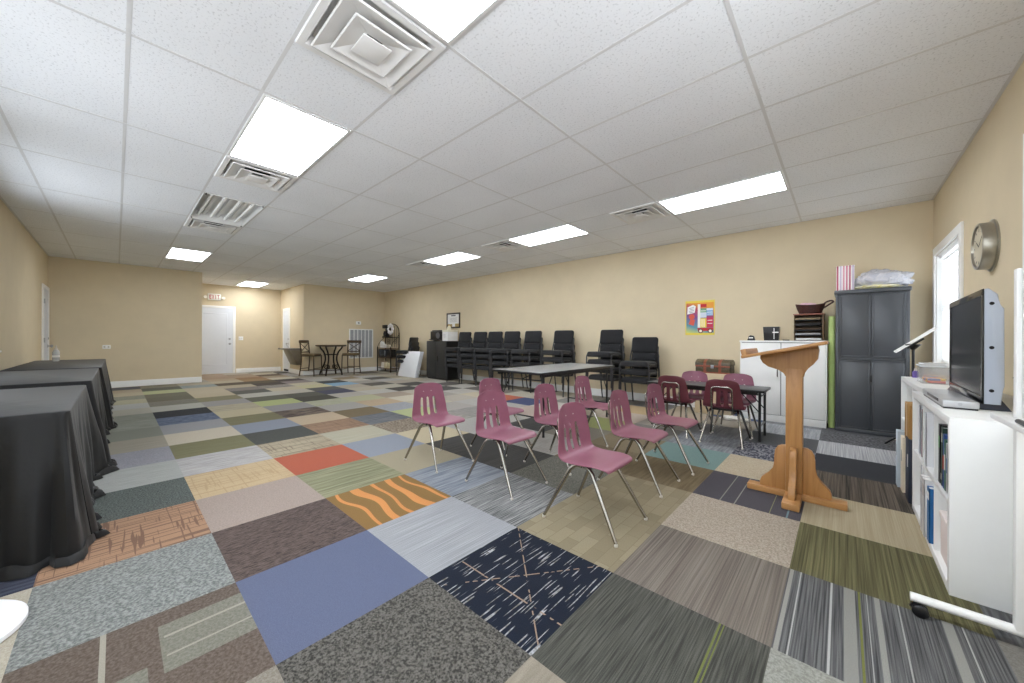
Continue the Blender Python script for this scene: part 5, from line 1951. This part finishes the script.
# ------------------------------------------------------------------ white cube shelves along the right wall
def cube_shelf(label, loc, cols, rows_, pitch, depth, H, y_dir=1):
    """front faces -x; local origin at the near front foot, y away from the viewer"""
    r = thing('cube_shelf', label, 'bookcase', loc)
    th, ti = 0.038, 0.018
    Lt = 2 * th + cols * pitch + (cols - 1) * ti
    mb = MB()
    mb.bb(0, depth, 0, th, 0.0, H, 0.002); mb.build('end_panel', M_lamwhite, r)
    mb = MB(); mb.bb(0, depth, Lt - th, Lt, 0.0, H, 0.002); mb.build('end_panel', M_lamwhite, r)
    mb = MB(); mb.bb(0, depth, th, Lt - th, H - th, H, 0.002); mb.build('top_panel', M_lamwhite, r)
    mb = MB(); mb.bb(0, depth, th, Lt - th, 0.0, th, 0.002); mb.build('bottom_panel', M_lamwhite, r)
    ph = (H - 2 * th - (rows_ - 1) * ti) / rows_
    for k in range(1, rows_):
        z = th + k * ph + (k - 1) * ti
        mb = MB(); mb.bb(0.004, depth, th, Lt - th, z, z + ti); mb.build('shelf', M_lamwhite, r)
    for k in range(1, cols):
        y = th + k * pitch + (k - 1) * ti
        for q in range(rows_):
            z = th + q * (ph + ti)
            mb = MB(); mb.bb(0.004, depth, y, y + ti, z, z + ph); mb.build('divider', M_lamwhite, r)
    mb = MB(); mb.bb(depth - 0.006, depth, th, Lt - th, th, H - th); mb.build('back_panel', M_lamwhite, r)
    return r, th, ti, ph, Lt
SH = (0.345, 2.435)
_, th, ti, ph, Lt = cube_shelf('white cube shelf carrying the television, its end panel facing the viewer', (SH[0], SH[1], 0), 3, 2, 0.335, 0.39, 0.77)
cube_shelf('farther white cube shelf, set back, carrying the clear bins', (0.41, SH[1] + Lt + 0.02, 0), 4, 2, 0.315, 0.35, 0.77)
SL = SH[1] + Lt
cube_shelf('white shelf unit behind the rolling whiteboard at the right edge', (0.515, 2.20, 0), 1, 2, 0.15, 0.255, 0.77)

# books and boxes in the cubes:  (cube, row, offset from the near side, thickness, height, depth, colour, label)
def vol(name, label, y, x, z, th_, h, d, cov, cat='book', tilt=0.0, group=None, pages=True, spine=None):
    r = thing(name, label, cat, (x, y, z), 0.0, group)
    m = mat(name + '_cover', cov, 0.45, var=0.03)
    Mt = Matrix.Rotation(tilt, 4, 'X')
    mb = MB()
    mb.bb(0, d, 0, 0.003, 0, h); mb.bb(0, d, th_ - 0.003, th_, 0, h); mb.bb(0, 0.003, 0, th_, 0, h)
    mb.xf(Mt); mb.build('cover', m, r)
    mb = MB(); mb.bb(0.003, d - 0.005, 0.003, th_ - 0.003, 0.004, h - 0.004); mb.xf(Mt); mb.build('pages', M_paper, r)
    if spine:
        mb = MB()
        for (z0, z1, c) in spine:
            mb.mi = 0
            mb.bb(-0.0008, 0.0005, th_ * 0.12, th_ * 0.88, h * z0, h * z1)
        mb.xf(Mt); mb.build('spine_label', mat(name + '_label', spine[0][2], 0.5), r)
    return r
zc0, zc1 = th + 0.001, th + ph + ti + 0.001
c0 = SH[1] + th
c1 = c0 + 0.335 + ti
c2 = c1 + 0.335 + ti
xb = SH[0] + 0.015
# nearest cube, upper row
vol('book', 'dark green book leaning at the far side of the nearest upper cube', c0 + 0.235, xb, zc1, 0.032, 0.285, 0.20, (38, 62, 48), tilt=0.06, spine=[(0.1, 0.2, (190, 190, 180)), (0.75, 0.9, (190, 190, 180))])
vol('book', 'black-spined book beside the dark green one in the nearest upper cube', c0 + 0.285, xb, zc1, 0.036, 0.29, 0.21, (28, 30, 30), spine=[(0.6, 0.8, (90, 150, 90))])
vol('book', 'blue and red spined book in the nearest upper cube', c0 + 0.195, xb, zc1, 0.026, 0.26, 0.19, (52, 84, 150), tilt=0.05, spine=[(0.35, 0.6, (196, 66, 44))])
vol('book', 'teal green book in the nearest upper cube', c0 + 0.155, xb, zc1, 0.030, 0.24, 0.19, (58, 118, 92), spine=[(0.4, 0.7, (230, 230, 224))])
vol('book', 'thin white book at the near side of the nearest upper cube', c0 + 0.12, xb, zc1, 0.022, 0.23, 0.18, (226, 228, 230), spine=[(0.4, 0.7, (120, 140, 180))])
# middle cube, upper
vol('binder', 'white binder in the upper cube below the television base', c1 + 0.25, xb - 0.01, zc1, 0.05, 0.30, 0.26, (228, 230, 234), 'binder')
vol('book', 'slim dark red book in the farthest upper cube of the television shelf', c2 + 0.12, xb, zc1, 0.022, 0.29, 0.22, (128, 44, 52), spine=[(0.55, 0.95, (36, 36, 40))])
vol('binder', 'pale grey binder in the farthest upper cube of the television shelf', c2 + 0.20, xb, zc1, 0.055, 0.30, 0.26, (210, 214, 220), 'binder')
# lower row
vol('binder', 'blue-spined binder in a lower cube, standing proud of the shelf', c1 + 0.055, xb - 0.02, zc0, 0.06, 0.285, 0.25, (42, 108, 168), 'binder', spine=[(0.78, 0.92, (238, 240, 242))])
vol('binder', 'white-spined binder next to the blue one in the lower cube', c1 + 0.13, xb - 0.03, zc0, 0.055, 0.31, 0.26, (232, 230, 228), 'binder', spine=[(0.7, 0.9, (206, 196, 190))])
vol('binder', 'second white binder in the lower cube, farther from the viewer', c1 + 0.20, xb - 0.03, zc0, 0.05, 0.31, 0.26, (222, 220, 220), 'binder', spine=[(0.7, 0.9, (190, 186, 190))])
vol('binder', 'grey binder in the farthest lower cube of the television shelf', c2 + 0.10, xb, zc0, 0.06, 0.30, 0.26, (196, 198, 204), 'binder')
# pale pink box low in the nearest cube
r = thing('storage_tub', 'pale pink box filling the nearest lower cube', 'box', (SH[0] + 0.02, c0 + 0.03, zc0))
mb = MB(); mb.bb(0, 0.30, 0, 0.27, 0, 0.20, 0.006); mb.build('tub', mat('blush_plastic', (240, 226, 222), 0.5, var=0.01), r)
mb = MB(); mb.bb(-0.006, 0.306, -0.006, 0.276, 0.195, 0.22, 0.006); mb.build('lid', mat('blush_lid', (244, 234, 230), 0.5), r)

# things on the floor and leaning in front of the farther shelf
FX = 0.41
r = thing('cardboard_box', 'brown cardboard box sticking out of the farther cube shelf', 'box', (FX - 0.07, SL + 0.10, zc1))
mb = MB(); mb.bb(0, 0.30, 0, 0.24, 0.0, 0.265, 0.004); mb.build('carton', mat('brown_card', (170, 128, 72), 0.75, var=0.05), r)
mb = MB(); mb.bb(-0.001, 0.0, 0.10, 0.14, 0.0, 0.265); mb.build('tape', mat('packing_tape', (188, 152, 98), 0.3), r)
for q, (y, x, w_, h, c, lab) in enumerate([(SL + 0.30, 0.375, 0.03, 0.40, (236, 224, 200), 'cream board standing in front of the farther cube shelf'),
                                        (SL + 0.42, 0.36, 0.04, 0.42, (192, 204, 214), 'pale blue flat box standing in front of the farther cube shelf'),
                                        (SL + 0.07, 0.385, 0.045, 0.43, (40, 46, 62), 'dark navy portfolio standing at the gap between the two cube shelves')]):
    r = thing('art_board' if q != 2 else 'portfolio', lab, 'board' if q != 2 else 'portfolio', (x - 0.05, y, 0))
    mb = MB(); mb.bb(0, w_, 0, 0.10 if q != 2 else 0.16, 0, h, 0.003); mb.build('panel', mat('board_%d' % q, c, 0.6), r)
    mb = MB(); mb.bb(-0.0012, 0.0, 0.03, 0.06, h * 0.55, h * 0.75); mb.build('label_strip', M_paper if q == 2 else mat('strip_%d' % q, (150, 160, 170), 0.5), r)
for q in range(5):
    r = thing('paper_pad', 'white pad in the small pile below the cardboard box, %s' % ['lowest', 'second from the bottom', 'in the middle', 'second from the top', 'topmost'][q], 'pad', (FX - 0.06, SL + 0.02, 0.0))
    r.location = (SH[0] - 0.0, SL - 0.001, 0)
    r.location = (FX + 0.012, SL + 0.07, zc1 + q * 0.03)
    mb = MB(); mb.bb(0, 0.2, 0, 0.03, 0, 0.028, 0.002); mb.build('sheets', M_paper, r)
# music stand
r = thing('music_stand', 'black music stand holding a white sheet beside the grey cabinet', 'music stand', (0.53, 5.42, 0))
mb = MB(); mb.cyl((0, 0, 0.12), (0, 0, 1.05), 0.011, 12); mb.cyl((0, 0, 0.12), (0, 0, 0.62), 0.015, 12); mb.build('pole', M_black, r)
for k in range(3):
    a = k * 2 * PI / 3 + 0.5
    mb = MB(); mb.tube([(0, 0, 0.17), (0.12 * math.cos(a), 0.12 * math.sin(a), 0.10), (0.22 * math.cos(a), 0.22 * math.sin(a), 0.008)], 0.009, 8, smooth=3); mb.build('leg', M_black, r)

def plank(cx, cy, cz, a, b, la, lb, th_):
    """thin slab with in-plane directions a and b"""
    a = Vector(a).normalized(); b = Vector(b); b = (b - a * a.dot(b)).normalized(); n = a.cross(b)
    M = Matrix(((a.x, b.x, n.x, cx), (a.y, b.y, n.y, cy), (a.z, b.z, n.z, cz), (0, 0, 0, 1)))
    mb = MB(); mb.box((0, 0, 0), (la, lb, th_), 0.0)
    return mb.xf(M)
A_, B_ = (0.75, 0.0, 0.66), (0.0, 0.97, 0.22)
plank(0.0, 0.0, 1.085, A_, B_, 0.15, 0.15, 0.014).build('desk', M_black, r)
mb = MB(); mb.lathe([(0, 1.0), (0.02, 1.02), (0.06, 1.065), (0.055, 1.07), (0, 1.06)], (0.0, 0, 0), 16); mb.build('desk_bracket', M_black, r)
o = plank(0.54, 5.42, 1.107, A_, B_, 0.37, 0.11, 0.003).build('sheet_music', M_paper)
tag(o, 'white sheet lying on the black music stand', 'paper')

# ------------------------------------------------------------------ television on the near cube shelf
M_tvside = mat('silver_blue_plastic', (168, 176, 190), 0.3, var=0.02, spec=0.5)
M_screen = mat('tv_screen', (22, 23, 25), 0.16, var=0.02, spec=0.28)
r = thing('television', 'flat television with silver-blue sides standing on the near white cube shelf', 'television', (0.502, 2.80, 0.77), -0.036)
Lv = 0.97
prof = [(0.0, 0.03), (0.0, 0.575), (0.006, 0.582), (0.014, 0.582), (0.040, 0.552), (0.043, 0.50), (0.058, 0.485), (0.060, 0.12), (0.055, 0.10), (0.050, 0.03)]
mb = MB(); mb.prism(prof, 0.0, Lv, 'XZ', 0.004); mb.build('cabinet', M_tvside, r)
mb = MB()
bz = 0.032
mb.bb(-0.006, 0.0, 0.0, Lv, 0.03, 0.03 + bz, 0.002); mb.bb(-0.006, 0.0, 0.0, Lv, 0.582 - bz, 0.582, 0.002)
mb.bb(-0.006, 0.0, 0.0, bz, 0.03, 0.582, 0.002); mb.bb(-0.006, 0.0, Lv - bz, Lv, 0.03, 0.582, 0.002)
mb.build('bezel', mat('gloss_black', (16, 16, 17), 0.12), r)
mb = MB(); mb.bb(-0.002, 0.0005, bz, Lv - bz, 0.03 + bz, 0.582 - bz); mb.build('screen', M_screen, r)
for z in (0.095, 0.30, 0.51):
    mb = MB(); mb.lathe([(0, 0), (0.008, 0), (0.008, 0.001), (0, 0.001)], (0.022, -0.0005, z), 12, Matrix.Rotation(PI / 2, 4, 'X')); mb.build('screw_hole', M_dark, r)
mb = MB(); mb.prism([(-0.02, 0.0), (0.085, 0.0), (0.05, 0.06), (0.012, 0.06)], 0.02, Lv - 0.02, 'XZ', 0.003); mb.build('stand_foot', mat('navy_plastic', (38, 42, 56), 0.3), r)
r = thing('disc_player', 'slim silver disc player in front of the television', 'disc player', (0.365, 2.74, 0.77))
mb = MB(); mb.bb(0.0, 0.115, 0.0, 0.60, 0.008, 0.042, 0.006); mb.build('case', mat('silver_plastic', (190, 192, 195), 0.3, 0.3), r)
mb = MB(); mb.bb(0.004, 0.112, 0.01, 0.59, 0.0, 0.009); mb.build('base', M_blackplastic, r)
mb = MB(); mb.bb(-0.0015, 0.002, 0.10, 0.42, 0.022, 0.036, 0.001); mb.build('disc_slot', M_blackplastic, r)
mb = MB(); mb.lathe([(0, 0), (0.008, 0), (0.008, 0.003), (0, 0.003)], (0.055, 0.0, 0.026), 12, Matrix.Rotation(PI / 2, 4, 'X')); mb.build('button', M_steel, r)
o = MB()
o.tube([(0.60, 2.86, 0.93), (0.66, 2.80, 0.86), (0.70, 2.72, 0.82), (0.73, 2.62, 0.79), (0.74, 2.50, 0.776)], 0.005, 8, smooth=4)
o = o.build('power_cord', M_blackplastic); tag(o, 'black cord hanging behind the television', 'cord')

# clear bins of markers, a small purple bottle
def clear_mat():
    k = NT('clear_tub')
    k.b.inputs['Base Color'].default_value = lin((236, 238, 240))
    k.b.inputs['Roughness'].default_value = 0.12
    k.b.inputs['Alpha'].default_value = 0.16
    return k.m
M_tub = clear_mat()
MCOL = [(226, 120, 40), (236, 190, 50), (200, 60, 60), (90, 110, 170), (230, 150, 60), (220, 90, 70)]
MM = [mat('marker_%d' % q, c, 0.4) for q, c in enumerate(MCOL)]
M_tublid = mat('frosted_lid', (222, 226, 230), 0.35)
for q, (x, y, lab, mlab, grp) in enumerate([(0.585, 4.70, 'clear plastic bin of colourful markers, farther one beside the window end', 'bright marker in the farther clear bin', 'markers in the farther bin'),
                                            (0.535, 4.36, 'clear plastic bin of colourful markers, nearer one beside the television', 'bright marker in the nearer clear bin', 'markers in the nearer bin')]):
    b_ = thing('marker_bin', lab, 'bin', (x, y, 0.771))
    mb = MB()
    w_, d_, h_ = 0.075, 0.13, 0.14
    for s in (-1, 1):
        mb.bb(s * w_, s * (w_ - 0.003), -d_, d_, 0, h_)
        mb.bb(-w_ + 0.003, w_ - 0.003, s * d_, s * (d_ - 0.003), 0, h_)
    mb.bb(-w_, w_, -d_, d_, 0, 0.003)
    mb.build('tub', M_tub, b_)
    mb = MB()
    for s in (-1, 1):
        mb.bb(s * (w_ + 0.006), s * (w_ - 0.002), -d_ - 0.006, d_ + 0.006, h_ - 0.012, h_, 0.002)
        mb.bb(-w_, w_, s * (d_ + 0.006), s * (d_ - 0.002), h_ - 0.012, h_, 0.002)
    mb.build('rim', M_tublid, b_)
    c = random.Random(q + 4)
    for e in range(11):
        mm = MB()
        mm.tube([(-0.045, 0, 0), (0.02, 0, 0)], 0.008, 10); 
        o = thing('marker', mlab, 'marker', (x + c.uniform(-0.015, 0.015), y - 0.10 + 0.02 * (e % 11), 0.784 + 0.017 * (e % 2)), c.uniform(-0.25, 0.25), grp)
        mm.build('barrel', MM[c.randrange(6)], o)
        mm = MB(); mm.tube([(0.02, 0, 0), (0.045, 0, 0)], 0.009, 10); mm.build('cap', MM[c.randrange(6)], o)
r = thing('glue_bottle', 'small purple bottle at the far end of the white cube shelves', 'bottle', (0.49, 4.98 - 0.12, 0.771))
mb = MB(); mb.lathe([(0, 0), (0.02, 0), (0.021, 0.05), (0.012, 0.062), (0, 0.062)], seg=14); mb.build('body', mat('purple_plastic', (104, 84, 160), 0.4), r)
mb = MB(); mb.lathe([(0, 0.061), (0.011, 0.061), (0.008, 0.085), (0, 0.086)], seg=12); mb.build('cap', M_glide, r)

# ------------------------------------------------------------------ wall clock
r = thing('wall_clock', 'round deep grey wall clock high on the right wall beside the window', 'clock', (WX, 4.16, 1.775), -PI / 2)
M_clockm = mat('clock_case', (168, 164, 152), 0.28, 0.75, var=0.04)
RX = Matrix.Rotation(PI / 2, 4, 'X')
mb = MB(); mb.lathe([(0, 0), (0.182, 0), (0.182, 0.008), (0.165, 0.012), (0.165, 0.062), (0.160, 0.070), (0.146, 0.070), (0.142, 0.058), (0, 0.058)], seg=48, M=RX); mb.build('case', M_clockm, r)
mb = MB(); mb.lathe([(0, 0.0585), (0.141, 0.0585), (0.141, 0.0592), (0, 0.0592)], seg=48, M=RX); mb.build('dial', mat('clock_dial', (206, 198, 176), 0.4), r)
mb = MB()
for k in range(12):
    a = k * PI / 6
    mb.box((0.118 * math.sin(a), -0.0597, 0.118 * math.cos(a)), (0.006, 0.001, 0.026 if k % 3 == 0 else 0.016), rot=(0, a, 0))
mb.build('hour_marks', solid('clock_ink', (60, 58, 54)), r)
for nm, a, ln, wd_ in (('hour_hand', 5.3, 0.07, 0.008), ('minute_hand', 0.9, 0.105, 0.006)):
    mb = MB(); mb.box((0.5 * ln * math.sin(a), -0.0605, 0.5 * ln * math.cos(a)), (wd_, 0.001, ln), rot=(0, a, 0)); mb.build(nm, bpy.data.materials['clock_ink'], r)

# ------------------------------------------------------------------ rolling whiteboard at the right edge
r = thing('rolling_whiteboard', 'white-framed rolling whiteboard on casters at the right edge, seen edge-on', 'whiteboard', (0.473, 2.15, 0))
mb = MB(); mb.bb(-0.002, 0.022, -1.25, -0.02, 0.86, 1.80); mb.build('board', mat('board_enamel', (244, 245, 247), 0.15, var=0.005), r)
mb = MB()
mb.bb(-0.006, 0.026, -0.03, 0.0, 0.83, 1.83, 0.004); mb.bb(-0.006, 0.026, -1.27, -1.24, 0.83, 1.83, 0.004)
mb.bb(-0.006, 0.026, -1.25, -0.02, 0.83, 0.86, 0.004); mb.bb(-0.006, 0.026, -1.25, -0.02, 1.80, 1.83, 0.004)
mb.build('frame', M_lamwhite, r)
for y in (0.022, -1.292):
    mb = MB(); mb.bb(-0.016, 0.016, y - 0.016, y + 0.016, 0.06, 1.36, 0.005); mb.build('upright', M_lamwhite, r)
    mb = MB(); mb.tube([(-0.266, y, 0.068), (0.262, y, 0.068)], 0.0165, 14); ft_ = mb.build('foot_bar', M_lamwhite, r)
    for x in (-0.24, 0.235):
        mb = MB()
        for s in (-1, 1):
            mb.lathe([(0, -0.009), (0.018, -0.009), (0.024, -0.005), (0.024, 0.005), (0.018, 0.009), (0, 0.009)], (x, y + s * 0.013, 0.0242), 18, RX)
        mb.prism([(x - 0.03, 0.03), (x - 0.02, 0.046), (x + 0.012, 0.050), (x + 0.012, 0.060), (x - 0.008, 0.060), (x - 0.008, 0.03)], y - 0.005, y + 0.005, 'XZ')
        mb.build('caster', M_blackplastic, ft_)
mb = MB()
mb.bb(-0.075, -0.016, -1.15, -0.02, 0.825, 0.831, 0.002); mb.bb(-0.077, -0.072, -1.15, -0.02, 0.825, 0.842, 0.001)
mb.build('pen_tray', M_lamwhite, r)
o = MB(); o.tube([(0.425, 1.86, 0.840), (0.425, 1.98, 0.840)], 0.008, 10); o = o.build('dry_marker', M_blackplastic); tag(o, 'black marker pen on the whiteboard tray', 'marker')
# ------------------------------------------------------------------ light, camera
w = bpy.data.worlds.new('World')
sc.world = w
w.use_nodes = True
bg = w.node_tree.nodes['Background']
bg.inputs[0].default_value = (0.85, 0.92, 1.0, 1)
bg.inputs[1].default_value = WORLD

def area(name, loc, rot, sx, sy, power, col=(1, 1, 1)):
    l = bpy.data.lights.new(name, 'AREA')
    l.shape = 'RECTANGLE'; l.size = sx; l.size_y = sy
    l.energy = power; l.color = col
    o = bpy.data.objects.new(name, l)
    COL.objects.link(o)
    o.location = loc; o.rotation_euler = rot
    return o
area('daylight_window_right', (WX + 0.25, (WIN[0] + WIN[1]) / 2, (WIN[2] + WIN[3]) / 2), (0, PI / 2, 0), 1.2, 1.1, 8, (0.9, 0.95, 1.0))
for a, b, c_, d_ in ADDED_WINL:  # added sky fill behind each unseen left window
    area('added_sky_fill', ((a + b) / 2, WY0 - 0.35, (c_ + d_) / 2 + 0.2), (-PI / 2 + 0.2, 0, PI), b - a, 1.2, SKYP, (0.86, 0.93, 1.0))
# added lamp outside the left wall, throwing light up at the ceiling
area('added_ground_fill', (-4.0, WY0 - 8.0, 0.02), (PI, 0, 0), 16.0, 10.0, GNDP, (0.97, 0.97, 1.0))

area('added_ground_fill_right', (WX + 8.0, 1.0, 0.02), (PI, 0, 0), 10.0, 12.0, GNDR, (0.97, 0.97, 1.0))  # added lamp sending light up through the unseen right window
area('added_sky_fill_right', (WX + 0.35, (ADDED_WINR[0] + ADDED_WINR[1]) / 2, 1.9), (0, PI / 2, 0), 1.3, 2.2, 30, (0.86, 0.93, 1.0))  # added sky fill behind the unseen right window

cam = bpy.data.cameras.new('camera')
co_ = bpy.data.objects.new('camera', cam)
COL.objects.link(co_)
cam.sensor_fit = 'HORIZONTAL'
cam.sensor_width = 36.0
cam.lens = 361.5 / 1024.0 * 36.0
cam.shift_y = -2.0 / 1024.0
cam.clip_start = 0.02
co_.matrix_world = Matrix.Translation((0, 0, 1.099)) @ Matrix.Rotation(0.74, 4, 'Z') @ Matrix.Rotation(PI / 2, 4, 'X') @ Matrix.Rotation(0.0042, 4, 'Z')
sc.camera = co_

sc.view_settings.view_transform = 'Standard'
sc.view_settings.look = 'None'
sc.view_settings.gamma = 1.0
sc.view_settings.use_curve_mapping = False
sc.view_settings.exposure = EXPO
sc.cycles.use_denoising = True
sc.cycles.max_bounces = 10
sc.cycles.diffuse_bounces = 6
sc.cycles.sample_clamp_indirect = 6.0
